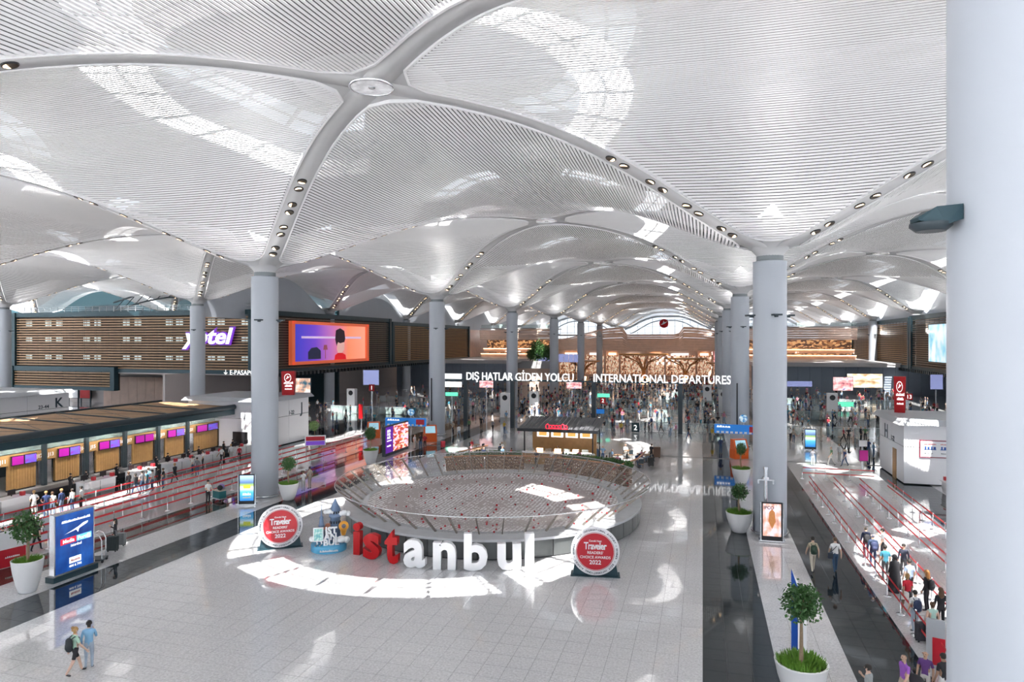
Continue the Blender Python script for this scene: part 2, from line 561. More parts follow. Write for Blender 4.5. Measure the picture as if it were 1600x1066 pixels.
def deck_data(closed):
    mb = MB()
    NA = 72
    Z = lambda x, y: vault_z(HX - min(HX, abs(x)), HY - min(HY, abs(y))) - ZC + 2.1
    rings = [0.01, 3, 6, 9.4, 11.7, 14.5, None]
    pts = []
    for k in range(NA):
        an = 2 * PI * k / NA
        c, s = math.cos(an), math.sin(an)
        tm = min(HX / max(1e-6, abs(c)), HY / max(1e-6, abs(s)))
        pts.append([(c * min(r or 1e9, tm), s * min(r or 1e9, tm)) for r in rings])
    vs, fs = [], []
    for k in range(NA):
        for (x, y) in pts[k]:
            vs.append((x, y, Z(x, y)))
    nr = len(rings)
    for k in range(NA):
        q = (k + 1) % NA
        for i in range(nr - 1):
            if i == 3 and not closed(k): continue
            fs.append((k * nr + i, k * nr + i + 1, q * nr + i + 1, q * nr + i))
    mb.add(vs, fs, 0)
    for k in range(24):
        an = 2 * PI * (k + .5) / 24
        a, b = (9.1 * math.cos(an), 9.1 * math.sin(an)), (12.0 * math.cos(an), 12.0 * math.sin(an))
        mb.bar((*a, Z(*a)), (*b, Z(*b)), 0.16, 0.2)
    ring = [(10.5 * math.cos(2 * PI * k / 48), 10.5 * math.sin(2 * PI * k / 48)) for k in range(48)]
    mb.tube([(x, y, Z(x, y)) for x, y in ring], 0.08, 4, 0, None, True)
    return mb
DECK = deck_data(lambda k: 14 <= k < 24).data('roof_deck', M_deck)
DECK2 = deck_data(lambda k: (10 <= k < 40) or 52 <= k < 58).data('roof_deck', M_deck)

CELLS = [(i, j) for i in range(-4, 2) for j in range(-2, 7) if not (i <= -3 and j > 1) and not (i >= 1 and j > 8) and not (i == -4 and j < 0)]
CELLS = [c for c in CELLS if not (c[0] == 1 and c[1] >= 2)]
cs = set(CELLS)
nearP = {('Y', -1, 0), ('Y', -1, -1), ('X', 0, -1), ('X', -1, -1)}
panels = set()
for (i, j) in CELLS:
    panels |= {('X', i, j), ('X', i + 1, j), ('Y', i, j), ('Y', i, j + 1)}
n_dl = 0
for (k, i, j) in sorted(panels):
    if k == 'X': panel('X', GX(i), GY(j) + HY, (k, i, j) in nearP)
    else: panel('Y', GX(i) + HX, GY(j), (k, i, j) in nearP)
for (i, j) in CELLS:
    crown = link('crown_plate', CRN, ceiling, (GX(i) + HX, GY(j) + HY, 0))
    link('crown_light', OCU, crown)
    link('roof_deck', DECK if j <= -1 else DECK2, ceiling, (GX(i) + HX, GY(j) + HY, 0))
    for (di, dj) in ((0, 0), (1, 0), (0, 1), (1, 1)):
        r = link('rib', RIB, ceiling, (GX(i + di), GY(j + dj), 0))
        r.scale = (1 - 2 * di, 1 - 2 * dj, 1)
        if -3 <= i <= 0 and -1 <= j <= 1 and n_dl < 290:
            for c in dl_pos:
                link('downlight', DL, r).matrix_local = c; n_dl += 1
        else:
            link('downlights', DLS, r)['kind'] = 'stuff'
nodes = set()
for (i, j) in CELLS:
    nodes |= {(i, j), (i + 1, j), (i, j + 1), (i + 1, j + 1)}
for (i, j) in sorted(nodes):
    link('rib_foot', FUN, ceiling, (GX(i), GY(j), 0))

# ---------------------------------------------------------------- columns with uplight brackets
SHAFT = MB().lathe([(1.0, 0.0), (1.0, 5.6), (1.0, 11.3), (1.0, 16.95)], 64, 0, (0, 0, 0), None, True, False).lathe([(1.0, 16.95), (0.8, 17.0)], 64, 0, (0, 0, 0), None, False, False).data('shaft', M_column)
NECK = MB().lathe([(0.80, 16.98), (0.80, 17.42)], 40).data('neck', mat('neck_grey', (0.22, 0.245, 0.26), 0.45, 0.2, noise=0.05))
RING = MB().lathe([(1.02, 0.12), (1.13, 0.12), (1.13, 0.2), (1.02, 0.2)], 40, 0, (0, 0, 0), None, False, False).data('base_ring', M_chrome)
BRK = MB().box((0, -1.22, 0), (0.5, 0.5, 0.1)).box((0, -1.1, -0.09), (0.16, 0.3, 0.1)).data('uplight_bracket', M_dark)
COLS = {
 (0, -1): 'huge white foreground column at the right edge with a dark wedge uplight',
 (0, 0): 'white round column behind the picture totem and tall steel pipe',
 (-1, 0): 'white round column between the belt queue and the round award sign',
 (0, 1): 'white round column with black strip just left of the big right column',
 (-1, 1): 'white round column beside the orange kiosk',
 (-2, 1): 'white round column standing before the purple-edged hotel letters',
 (-3, 1): 'white round column at the far left picture edge beside the slatted wall',
 (-1, 2): 'white column rising behind the word GİDEN of the hanging letters',
 (0, 2): 'pale column half hidden behind the column with the black strip, nearest of those behind it',
 (-1, 3): 'white column by the blue flight boards and mezzanine trees, left of two',
 (-1, 4): 'slim distant white column just right of the blue flight boards',
 (0, 3): 'pale column second behind the column with the black strip',
 (0, 4): 'pale column third behind the column with the black strip',
 (-1, 5): 'slender distant column lit pink before the warm shop fronts',
 (-3, 2): 'white column stub under the slatted wall behind the check-in roof',
 (1, 4): 'distant column right of the big right column above the lounge terrace',
 (-2, 2): 'pale column under the orange-framed screen', (-2, 3): 'pale column under the slatted wall right of the orange-framed screen',
}
colset = {}
for (i, j), lab in COLS.items():
    c = tag(empty('column', (GX(i), GY(j), 0)), lab, 'column')
    link('shaft', SHAFT, c); link('neck', NECK, c); link('base_ring', RING, c)
    for a in (0, PI / 2, PI, -PI / 2):
        link('uplight_bracket', BRK, c, (0, 0, 13.6), a + 0.25)
    colset[(i, j)] = c
# the lamps of the hall: uplights on the columns and downlights in the ribs
upl = bpy.data.lights.new('column_uplight', 'SPOT')
upl.energy = UPLIGHT_W; upl.spot_size = R(100); upl.spot_blend = 1.0; upl.shadow_soft_size = 0.25; upl.color = (1.0, 0.97, 0.95)
dnl = bpy.data.lights.new('rib_downlight', 'SPOT')
dnl.energy = DOWN_W; dnl.spot_size = R(120); dnl.spot_blend = 0.9; dnl.shadow_soft_size = 0.2; dnl.color = (1.0, 0.93, 0.85)
for (i, j) in sorted(nodes):
    if (i <= -3 and j >= 2) or (i == 2 and j > 1) or i == -4: continue
    for a in (0, PI / 2, PI, -PI / 2):
        an = a + 0.25 - PI / 2
        if GX(i) < -60 and j >= 2 and math.cos(an) < -0.5: continue
        o = bpy.data.objects.new('column_uplight', upl); C.objects.link(o)
        o.location = (GX(i) + 1.35 * math.cos(an), GY(j) + 1.35 * math.sin(an), 13.8)
        dv = Vector((math.cos(an) * 1.5, math.sin(an) * 1.5, 1)).normalized()
        o.rotation_euler = dv.to_track_quat('-Z', 'Y').to_euler()
        o.parent = colset.get((i, j)) if False else None
for (i, j) in CELLS:
    for (di, dj) in ((0, 0), (1, 0), (0, 1), (1, 1)):
        q = 8.0
        o = bpy.data.objects.new('rib_downlight', dnl); C.objects.link(o)
        x, y = RDX * q * (1 - 2 * di), RDY * q * (1 - 2 * dj)
        o.location = (GX(i + di) + x, GY(j + dj) + y, vault_z(RDX * q, RDY * q) - 0.15)
# ---------------------------------------------------------------- slatted upper walls, gables, far ends
def slat_wall(name, a, b, z0, z1, face, wood, back, pitch=0.44, rods=2.6, skip=None):
    """a..b on plan, face = unit normal towards the hall; every slat is a piece of its own"""
    a, b, n = Vector((*a, 0)), Vector((*b, 0)), Vector((*face, 0))
    L = (b - a).length
    t = (b - a).normalized()
    w = struct(empty(name))
    MB().bar(a - n * 0.9 + Vector((0, 0, (z0 + z1) / 2)), b - n * 0.9 + Vector((0, 0, (z0 + z1) / 2)), 0.5, z1 - z0).build('backing', back, w)
    me = MB().box((L / 2, 0, 0), (L - 0.6, 0.14, pitch * 0.52)).data('slat', wood)
    ang = math.atan2(t.y, t.x)
    k = 0
    z = z0 + 0.75
    while z < z1 - 0.9:
        link('slat', me, w, (a.x, a.y, z), ang)
        z += pitch
    rd = MB().box((0, 0, (z0 + z1) / 2), (0.05, 0.05, z1 - z0 - 1.2)).data('hanger_rod', M_dark)
    for i in range(1, int(L / rods)):
        p = a + t * (i * L / int(L / rods)) - n * 0.12
        link('hanger_rod', rd, w, p)
    for (zc, h, d) in ((z1 - 0.4, 0.8, 0.5), (z0 + 0.3, 0.6, 0.5)):
        MB().bar(a + Vector((0, 0, zc)), b + Vector((0, 0, zc)), d, h).build('edge_beam', M_teal, w)
    for p in (a, b):
        MB().box((p.x, p.y, (z0 + z1) / 2), (0.9, 0.9, z1 - z0)).build('corner_post', M_teal, w)
    return w
M_backd = mat('dark_backing', (0.05, 0.045, 0.04), 0.7, noise=0.2)
M_backb = mat('brown_backing', (0.05, 0.036, 0.026), 0.7, noise=0.3, scale=0.3)
M_litwin = mat('lit_window', (0.6, 0.7, 0.7), 0.3, noise=0.02, emit=0.2, ecol=(0.8, 0.95, 0.95))
M_darkslat = mat('bronze_slat', (0.17, 0.14, 0.11), 0.4, 0.3, noise=0.2, scale=1.0)
XL, YL, XR = -68.0, 91.0, 42.0
wlf = slat_wall('wall_left', (-118, YL), (XL - 0.6, YL), 6.7, 17.0, (0, -1), M_oakdark, M_backb)
for zc in (9.2, 12.2, 15.1):
    for u in (45, 75, 92, 135, 152, 197, 215, 264, 280, 330, 345, 383):
        MB().box((PY(u, YL + .55), YL + 0.62, zc), (1.35, 0.06, 0.95)).box((PY(u, YL + .55), YL + 0.60, zc), (0.06, 0.08, 0.95), 1).build('hotel_window', [M_litwin, M_dark], wlf)
wl2 = slat_wall('wall_left', (-118, YL - 0.4), (-95.5, YL - 0.4), 3.6, 7.6, (0, -1), M_oakdark, M_backb)
wll = slat_wall('wall_left', (XL, YL + 0.3), (XL, 138.0), 6.7, 17.0, (1, 0), M_darkslat, M_backd)
wlm = slat_wall('wall_left', (XL, 139.6), (XL, 191.0), 6.7, 16.4, (1, 0), M_oakdark, M_backd)
wrl = slat_wall('wall_right', (XR, 159.0), (XR, 215.0), 6.2, 17.0, (-1, 0), M_oakdark, M_backd)
wrr = slat_wall('wall_right', (XR, 90.0), (XR, 157.4), 6.2, 17.2, (-1, 0), M_darkslat, M_backd)
for w, x, ys in ((wll, XL + 0.3, (92, 190)), (wrr, XR - 0.3, (100, 214))):
    comb = MB()
    y = ys[0]
    while y < ys[1]:
        comb.box((x, y, 6.35 if x < 0 else 5.85), (0.5, 0.6, 0.6)); y += 1.25
    comb.build('soffit_comb', M_dark, w)
# railing above the slatted wall
rail = tag(empty('railing', (-93, YL, 17.0)), 'thin grey railing running along the top of the slatted hotel wall', 'railing')
for k in range(3):
    MB().box((0, 0, 0.3 + k * 0.3), (49, 0.05, 0.05)).build('rail', M_grey, rail)
pm = MB().box((0, 0, 0.48), (0.07, 0.07, 0.96)).data('post', M_grey)
for k in range(33): link('post', pm, rail, (-24.3 + k * 1.52, 0, 0))
# void behind it with a roof truss
struct(MB().box((-134, 118, 13), (130, 0.4, 26)).build('wall_back_left', M_teal))
tr = tag(empty('roof_truss', (-98, 108, 18)), 'dark arched roof truss in the gap above the slatted hotel wall', 'truss')
for dz, nm in ((0, 'bottom_chord'), (1.7, 'top_chord')):
    MB().tube([(-16 + 32 * t / 12, 0, dz + 2.6 * math.sin(PI * t / 12)) for t in range(13)], 0.16, 6).build(nm, M_dark, tr)
for k in range(12):
    za, zb = 2.6 * math.sin(PI * k / 12), 1.7 + 2.6 * math.sin(PI * (k + 1) / 12)
    MB().bar((-16 + 32 * k / 12, 0, za), (-16 + 32 * (k + 1) / 12, 0, zb), 0.12).build('web', M_dark, tr)
# gables that close the vaults over the side walls
def gable(name, x, j, z0):
    pts = []
    for k in range(25):
        b = -HY + SY * k / 24
        s = 1 - abs(b) / HY
        pts.append((GY(j) + HY + b, ZC + HH * fs_(s) - SAG * s + 0.05))
    vs = [(x, y, z0) for y, z in pts] + [(x, y, z) for y, z in pts]
    n = len(pts)
    struct(MB().add(vs, [(i, i + 1, n + i + 1, n + i) for i in range(n - 1)]).build(name, mat('gable_grey', (0.46, 0.50, 0.56), 0.35, noise=0.06, scale=0.3)))
for j in range(1, 7): gable('wall_gable_left', GX(-2) - 0.4, j, 15.5)
for j in range(2, 7): gable('wall_gable_right', GX(1) + 1.8, j, 15.5)

# space under the side walls
M_pinkwall = mat('warm_grey_wall', (0.52, 0.47, 0.46), 0.5, noise=0.05, scale=0.5)
struct(MB().box((-80, 140, 3.4), (0.4, 110, 6.8)).build('wall_recess_left', M_pinkwall))
struct(MB().box((-118, 104, 3.4), (76, 0.4, 6.8)).build('wall_recess_front', M_pinkwall))
struct(MB().box((-93, 97.5, 6.6), (50, 13, 0.2)).build('ceiling_recess', M_pinkwall))
struct(MB().box((-74, 142, 6.75), (11.8, 98, 0.2)).build('ceiling_recess', M_pinkwall))
struct(MB().box((52, 140, 3.1), (0.4, 150, 6.2)).build('wall_recess_right', M_bluegrey))
struct(MB().box((47, 150, 6.15), (10, 130, 0.2)).build('ceiling_recess', M_bluegrey))
# transverse walls under the terrace
def panel_wall(name, x0, x1, y, z1, n, m):
    w = struct(empty(name))
    for k in range(n):
        xa, xb = x0 + (x1 - x0) * k / n, x0 + (x1 - x0) * (k + 1) / n
        MB().box(((xa + xb) / 2, y, z1 / 2), (xb - xa - 0.06, 0.3, z1)).build('cladding_panel', m, w)
    MB().box(((x0 + x1) / 2, y + 0.12, z1 / 2), (x1 - x0, 0.25, z1)).build('backing', M_dark, w)
    return w
panel_wall('wall_terrace_left', -79, -47, 165, 6.2, 14, M_bluegrey)
panel_wall('wall_terrace_right', 11, 51, 166, 6.2, 16, M_bluegrey)
M_terr = mat('terrace_edge', (0.42, 0.41, 0.42), 0.4, noise=0.05)
for (x0, x1, y) in ((-68, -47, 165), (11, 42, 166)):
    struct(MB().prism([(x0, y - 2.5), (x1, y - 1), (x1, y + 60), (x0, y + 60)], 6.2, 7.1).build('floor_terrace', M_terr))
# warm lounge on the terraces
M_pinkwood = mat('pink_wood', (0.78, 0.56, 0.45), 0.4, noise=0.18, scale=0.8)
M_warmstrip = mat('warm_light_strip', (1.0, 0.62, 0.35), 0.5, noise=0.02, emit=2.2, ecol=(1.0, 0.58, 0.32))
M_shopwarm = ramp_mat('warm_shop_interior', [(0.2, (0.20, 0.07, 0.03)), (0.5, (0.75, 0.38, 0.20)), (0.75, (1.0, 0.78, 0.60))], 'VORONOI', 14.0, 0.6, vec=(1.6, 1, 1))
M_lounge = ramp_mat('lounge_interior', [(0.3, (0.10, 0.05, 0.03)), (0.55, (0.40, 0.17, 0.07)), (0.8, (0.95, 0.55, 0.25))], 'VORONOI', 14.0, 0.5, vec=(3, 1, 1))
def terrace(x0, x1, y, who):
    t = tag(empty('lounge_terrace', ((x0 + x1) / 2, y, 7.1)), 'wood-lined lounge terrace with warm light strips ' + who, 'terrace')
    w = x1 - x0
    MB().box((0, 12, 2.6), (w, 0.3, 5.2)).build('back_wall', M_lounge, t)
    for k, z in enumerate((0.35, 1.9)):
        MB().box((0, 6.0 + k * 2.5, z), (w, 0.5, 0.9)).build('balustrade', M_pinkwood, t)
        MB().box((0, 5.6 + k * 2.5, z + 0.62), (w, 0.2, 0.22)).build('light_strip', M_warmstrip, t)
    for k in range(5):
        MB().box((0, 5.0 - k * 0.12, 5.5 + k * 0.62), (w, 0.5, 0.56)).build('fascia_plank', M_pinkwood, t)
    MB().box((0, 13, 8.7), (w, 16, 0.3)).build('upper_floor', M_terr, t)
    MB().box((0, 6, 9.4), (w, 0.1, 1.1)).build('upper_parapet', M_gglass, t)
    return t
terrace(-66.5, -44, 193, 'left of the flight boards')
terrace(10, 39.5, 192, 'beside the right slatted wall')
struct(MB().box((-70.5, 241, 8.6), (.4, 98, 17.2)).build('wall_far_left', M_pinkwood))
struct(MB().box((44.5, 253, 8.6), (.4, 74, 17.2)).build('wall_far_right', M_pinkwood))
# end facade with arched windows
M_frame = mat('pale_window_frame', (0.62, 0.68, 0.74), 0.4, noise=0.03)
M_pane = mat('window_pane', (0.85, 0.93, 0.97), 0.02, noise=0.01, alpha=0.12)
YE = GY(7) - 0.2
struct(MB().box((-40, YE + 0.6, 6.5), (300, 0.5, 13)).build('wall_end', M_pinkwood))
for n, i in enumerate(range(-3, 2)):
    w = struct(empty('window_%d' % (n + 1), (GX(i) + HX, YE, 13.0)))
    def top(b): 
        s = 1 - abs(b) / HX
        return ZC + HH * fs_(s) - SAG * s - 13.0
    path = [(HX * math.sin(PI / 2 * (k / 12 - 1)) * 0.97, 0, top(HX * math.sin(PI / 2 * (k / 12 - 1)) * 0.97) - 0.5) for k in range(25)]
    MB().tube(path, 0.5, 6).build('arch_frame', M_frame, w)
    MB().tube([(x * 0.86, 0.1, z - 1.8) for x, y, z in path], 0.28, 6).build('arch_frame', M_frame, w)
    for k in range(-5, 6):
        x = k * 3.1
        MB().box((x, 0.1, top(x) / 2 - 0.2), (0.16, 0.2, top(x) - 0.4)).build('mullion', M_frame, w)
    for z in (2.5, 5.2, 8.0):
        hx = max(x for x, y, zz in path if zz > z)
        MB().box((0, 0.1, z), (2 * hx, 0.2, 0.14)).build('transom', M_frame, w)
    vs = [(x, 0.15, 0) for x, y, z in path] + [(x, 0.15, z) for x, y, z in path]
    MB().add(vs, [(k, k + 1, 26 + k, 25 + k) for k in range(24)]).build('pane', M_pane, w)
# central wood-clad shop block
BY = 226.0
shop = tag(empty('shop_block', (-16, BY, 0)), 'wide wood-clad duty-free block with winged curved top below the arched window', 'shop')
def ftop(x):
    a = abs(x - 0.5)
    if a < 8.0: return 14.2
    if a < 9.5: return 14.2 + (a - 8) / 1.5 * 2.4
    return 16.6 - (a - 9.5) * 0.165 + 0.5 * math.sin((a - 9.5) * 0.25)
NPL = 9
for k in range(NPL):
    vs, fs = [], []
    xs = [-46 + 71 * q / 48 for q in range(49)]
    for x in xs:
        zb = 8.6 + 0.02 * abs(x); zt = ftop(x)
        if zt < zb + 3: zt = zb + 3
        y = -4.5 * math.cos(min(1, abs(x) / 46) * PI / 2) - 0.35 * k
        z0 = zb + (zt - zb) * k / NPL; z1 = zb + (zt - zb) * (k + 0.88) / NPL
        vs += [(x, y, z0), (x, y - 0.25, z1), (x, y + 0.4, z1)]
    for q in range(48):
        o = q * 3
        fs += [(o, o + 3, o + 4, o + 1), (o + 1, o + 4, o + 5, o + 2), (o + 2, o + 5, o + 3, o)]
    MB().add(vs, fs).build('fascia_plank', M_pinkwood, shop)
MB().box((-10, 5, 14), (74, 5, 0.5)).build('roof_slab', M_white, shop)
MB().box((-11, 3, 4.4), (72, 0.4, 8.8)).build('back_wall', M_pinkwood, shop)
sx = -46
for k, w in enumerate((8, 6, 9, 7, 5, 9, 6, 10, 5, 6)):
    MB().box((sx + w / 2, 2.6, 4.0), (w - 0.7, 0.3, 6.6)).build('shop_window', M_shopwarm, shop)
    MB().box((sx, 2.2, 4.3), (0.5, 0.8, 8.6)).build('pillar', M_pinkwood, shop)
    MB().box((sx + w / 2, 2.3, 7.6), (w * 0.5, 0.1, 0.7)).build('shop_sign', M_lettw if k % 2 else M_warmstrip, shop)
    sx += w
chk = MB()
for a in range(8):
    for b in range(4):
        if (a + b) % 2 == 0: chk.box((1.5 + a * 0.95, 2.2, 4.6 + b * 0.95), (0.8, 0.12, 0.8))
chk.build('checker_sign', M_lettw, shop)
MB().box((22.3, 1.9, 6.3), (5.2, 0.2, 3.4)).build('pink_screen', mat('pink_screen', (0.8, 0.3, 0.5), 0.4, noise=0.3, scale=1.5, emit=0.9, ecol=(0.85, 0.35, 0.55)), shop)
# golden tree-shaped canopies
M_gold = mat('golden_wood', (0.62, 0.30, 0.10), 0.35, 0.2, noise=0.2)
for n, (x, y, s, lab) in enumerate(((-36, 208, 0.9, 'leftmost golden tree-shaped canopy before the lit shops'), (-17, 204, 1.25, 'tallest golden tree-shaped canopy in the middle of the lit shops'), (-5, 207, 1.05, 'golden tree-shaped canopy right of the tallest one'), (6, 210, 0.85, 'rightmost golden tree-shaped canopy before the pink screen'))):
    t = tag(empty('tree_canopy', (x, y, 0)), lab, 'canopy')
    for k in range(9):
        a = 2 * PI * k / 9
        r = 5.2 * s
        MB().tube([(0.3 * math.cos(a), 0.3 * math.sin(a), 0), (0.4 * math.cos(a), 0.4 * math.sin(a), 2.6 * s), (1.6 * s * math.cos(a), 1.6 * s * math.sin(a), 4.6 * s), (r * math.cos(a), r * math.sin(a), 6.2 * s)], [0.22, 0.2, 0.17, 0.1], 6).build('branch', M_gold, t)
    MB().lathe([(5.4 * s, 6.2 * s), (6.0 * s, 6.3 * s), (6.0 * s, 6.6 * s), (0.1, 6.7 * s)], 24, 0, (0, 0, 0), None, False, False).build('canopy_ring', M_gold, t)
    MB().lathe([(1.3 * s, 0), (1.3 * s, 0.9), (0.3, 1.0)], 16).build('counter', M_warmstrip, t)
# red round emblem on the arched end window
em = tag(empty('round_emblem', (-15.7, YE - 0.9, 19.4)), 'red round airline bird emblem on the arched end window', 'emblem')
Mx = Matrix.Rotation(PI / 2, 4, 'X')
MB().lathe([(0.01, 0.1), (1.9, 0.1), (1.9, -0.1), (0.01, -0.1)], 32, 0, (0, 0, 0), Mx).build('disc', M_red, em)
MB().add([(-1.3, -0.2, -0.7), (0.2, -0.2, -0.2), (1.5, -0.2, 0.9), (0.3, -0.2, 0.45), (-0.2, -0.2, 1.2), (-0.4, -0.2, 0.2)], [(0, 1, 5), (1, 2, 3), (1, 3, 5), (3, 4, 5)]).build('bird', M_prtw, em)
# ---------------------------------------------------------------- round atrium balustrade
BC = Vector((-14.0, 44.6, 0))
def dotted(name, base, dot, sc, thr, alpha=1.0, rough=0.3):
    m = bpy.data.materials.new(name); m.use_nodes = True
    nt = m.node_tree; b = nt.nodes['Principled BSDF']
    tc = nt.nodes.new('ShaderNodeTexCoord')
    vo = nt.nodes.new('ShaderNodeTexVoronoi'); vo.inputs['Scale'].default_value = sc; vo.inputs['Randomness'].default_value = 0.35
    nt.links.new(tc.outputs['Object'], vo.inputs['Vector'])
    lt = nt.nodes.new('ShaderNodeMath'); lt.operation = 'LESS_THAN'; lt.inputs[1].default_value = thr
    nt.links.new(vo.outputs['Distance'], lt.inputs[0])
    mx = nt.nodes.new('ShaderNodeMix'); mx.data_type = 'RGBA'
    mx.inputs[6].default_value = (*base, 1); mx.inputs[7].default_value = (*dot, 1)
    nt.links.new(lt.outputs[0], mx.inputs[0]); nt.links.new(mx.outputs[2], b.inputs['Base Color'])
    b.inputs['Roughness'].default_value = rough
    if alpha < 1:
        mr = nt.nodes.new('ShaderNodeMapRange'); mr.inputs['To Min'].default_value = alpha; mr.inputs['To Max'].default_value = 0.95
        nt.links.new(lt.outputs[0], mr.inputs['Value']); nt.links.new(mr.outputs[0], b.inputs['Alpha'])
    return m
M_net = dotted('bead_net', (0.38, 0.33, 0.325), (0.90, 0.90, 0.92), 3.8, 0.36)
M_frit = dotted('fritted_glass', (0.55, 0.50, 0.46), (0.85, 0.83, 0.80), 4.6, 0.16, 0.10, 0.06)
M_lining = dotted('brown_bead_lining', (0.20, 0.11, 0.065), (0.78, 0.70, 0.64), 6.5, 0.33)
M_basecl = mat('smoked_steel_cladding', (0.13, 0.14, 0.14), 0.28, 0.5, noise=0.12, scale=1.0)
M_ledge = mat('pale_stone_ledge', (0.55, 0.57, 0.60), 0.2, noise=0.1, scale=2.0)
M_redbead = mat('red_bead', (0.42, 0.01, 0.02), 0.35, noise=0.1)
bal = tag(empty('round_balustrade', BC), 'large round glass balustrade leaning outward over a dotted bead net in the hall centre', 'balustrade')
NP_ = 44
seg = 2 * PI / NP_
RB, RG0, RG1, ZB, ZG = 10.0, 8.95, 10.7, 1.15, 2.5
def arcpanel(r0, z0, r1, z1, a0, a1, th, n=3):
    vs, fs = [], []
    for k in range(n + 1):
        a = a0 + (a1 - a0) * k / n
        c, s = math.cos(a), math.sin(a)
        vs += [(r0 * c, r0 * s, z0), (r1 * c, r1 * s, z1), ((r1 - th) * c, (r1 - th) * s, z1), ((r0 - th) * c, (r0 - th) * s, z0)]
    for k in range(n):
        o = k * 4
        fs += [(o, o + 4, o + 5, o + 1), (o + 1, o + 5, o + 6, o + 2), (o + 2, o + 6, o + 7, o + 3), (o + 3, o + 7, o + 4, o)]
    fs += [(0, 1, 2, 3), (n * 4 + 3, n * 4 + 2, n * 4 + 1, n * 4)]
    return MB().add(vs, fs)
g1 = arcpanel(RG0, ZB, RG1, ZG, -seg / 2 + .006, seg / 2 - .006, 0.03).data('glass_panel', M_frit)
g2 = arcpanel(RB, 0.06, RB, ZB - 0.12, -seg / 2 + .003, seg / 2 - .003, 0.06).data('cladding_panel', M_basecl)
g3 = MB().bar((RG0 - .08, 0, ZB - .1), (RG1 - .05, 0, ZG), 0.07, 0.12).data('post', mat('bronze_post', (0.30, 0.27, 0.24), 0.3, 0.7, noise=0.1))
for k in range(NP_):
    link('glass_panel', g1, bal, (0, 0, 0), k * seg)
    link('cladding_panel', g2, bal, (0, 0, 0), k * seg)
    link('post', g3, bal, (0, 0, 0), (k + .5) * seg)
MB().lathe([(RG0 - 0.4, ZB - 0.14), (RB + 0.12, ZB - 0.14), (RB + 0.12, ZB), (RG0 - 0.4, ZB)], 96, 0, (0, 0, 0), None, False, False).build('ledge', M_ledge, bal)
MB().lathe([(RB - 0.09, 0), (RB - 0.05, 0), (RB - 0.05, 1.0)], 96, 0, (0, 0, 0), None, False, False).build('plinth', M_black, bal)
MB().tube([(RG1 * math.cos(2 * PI * k / 96), RG1 * math.sin(2 * PI * k / 96), ZG + .02) for k in range(96)], 0.035, 6, 0, None, True).build('handrail', M_chrome, bal)
MB().lathe([(8.5, 0.25), (8.62, 1.14)], 96, 0, (0, 0, 0), None, True, False).build('bead_lining', M_lining, bal)
NETZ = lambda r: 0.75 + 0.38 * (r / 8.6) ** 2
MB().lathe([(0.01, NETZ(0))] + [(8.6 * k / 8, NETZ(8.6 * k / 8)) for k in range(1, 9)], 72, 0, (0, 0, 0), None, True, False).build('bead_net', M_net, bal)
bead = MB().ball((0, 0, 0), 0.085, 8).data('red_bead', M_redbead)
rr = random.Random(3)
nb = 0
for ring in range(1, 9):
    r = 8.4 * ring / 8.4
    n = int(2.6 * r)
    for k in range(n):
        a = 2 * PI * (k + 0.5 * (ring % 2) + rr.uniform(-.2, .2)) / n
        rj = r + rr.uniform(-.3, .3)
        b_ = link('red_bead', bead, bal, (rj * math.cos(a), rj * math.sin(a), NETZ(rj) + 0.05))
        q = rr.choice((0.6, 0.7, 1.0)); b_.scale = (q, q, q); nb += 1
for k in range(60):
    a = rr.uniform(0, 2 * PI); f = rr.uniform(.1, .9)
    b_ = link('red_bead', bead, bal, ((RG0 + (RG1 - RG0) * f + 0.03) * math.cos(a), (RG0 + (RG1 - RG0) * f + .03) * math.sin(a), ZB + (ZG - ZB) * f))
    b_.scale = (.7, .7, .7)

# ---------------------------------------------------------------- big standing letters
def face_cam(p):
    return math.atan2(-p.y, -p.x) + PI / 2
LET = [('i', 553, 566, 816, 867, 1), ('s', 568, 596, 833, 874, 1), ('t', 602, 624, 827, 881, 1), ('a', 631, 666, 842, 887, 0), ('n', 677, 713, 846, 890, 0), ('b', 725, 762, 832, 892, 0), ('u', 777, 814, 848, 891, 0), ('l', 820, 834, 832, 889, 0)]
M_letw = mat('white_letter_paint', (0.84, 0.84, 0.86), 0.35, noise=0.02)
for ch, u0, u1, v0, v1, red in LET:
    p = P((u0 + u1) / 2, v1 - 1)
    d = FPX * CAMH / (v1 - 1 - 533)
    w, h = (u1 - u0) / FPX * d, (v1 - v0) / FPX * d * 0.97
    me = text_mesh(ch, 1.0, 0.0, 0.035).copy()
    xs = [v.co.x for v in me.vertices]; zs = [v.co.z for v in me.vertices]
    bx0, bx1, bz0, bz1 = min(xs), max(xs), min(zs), max(zs)
    me2 = text_mesh(ch, 1.0, 0.17 * (bz1 - bz0) / h, 0.035).copy()
    for v in me2.vertices:
        v.co = ((v.co.x - (bx0 + bx1) / 2) * w / (bx1 - bx0), v.co.y * h / (bz1 - bz0), (v.co.z - bz0) * h / (bz1 - bz0))
    me2.materials.clear(); me2.materials.append(M_red if red else M_letw)
    n = (p - BC)
    rz = 0.6 * (math.atan2(n.y, n.x) + PI / 2) + 0.4 * face_cam(p)
    tag(link('standing_letter', me2, None, p, rz), 'big %s standing letter %s of the word before the round balustrade' % ('red' if red else 'white', ch), 'letter')

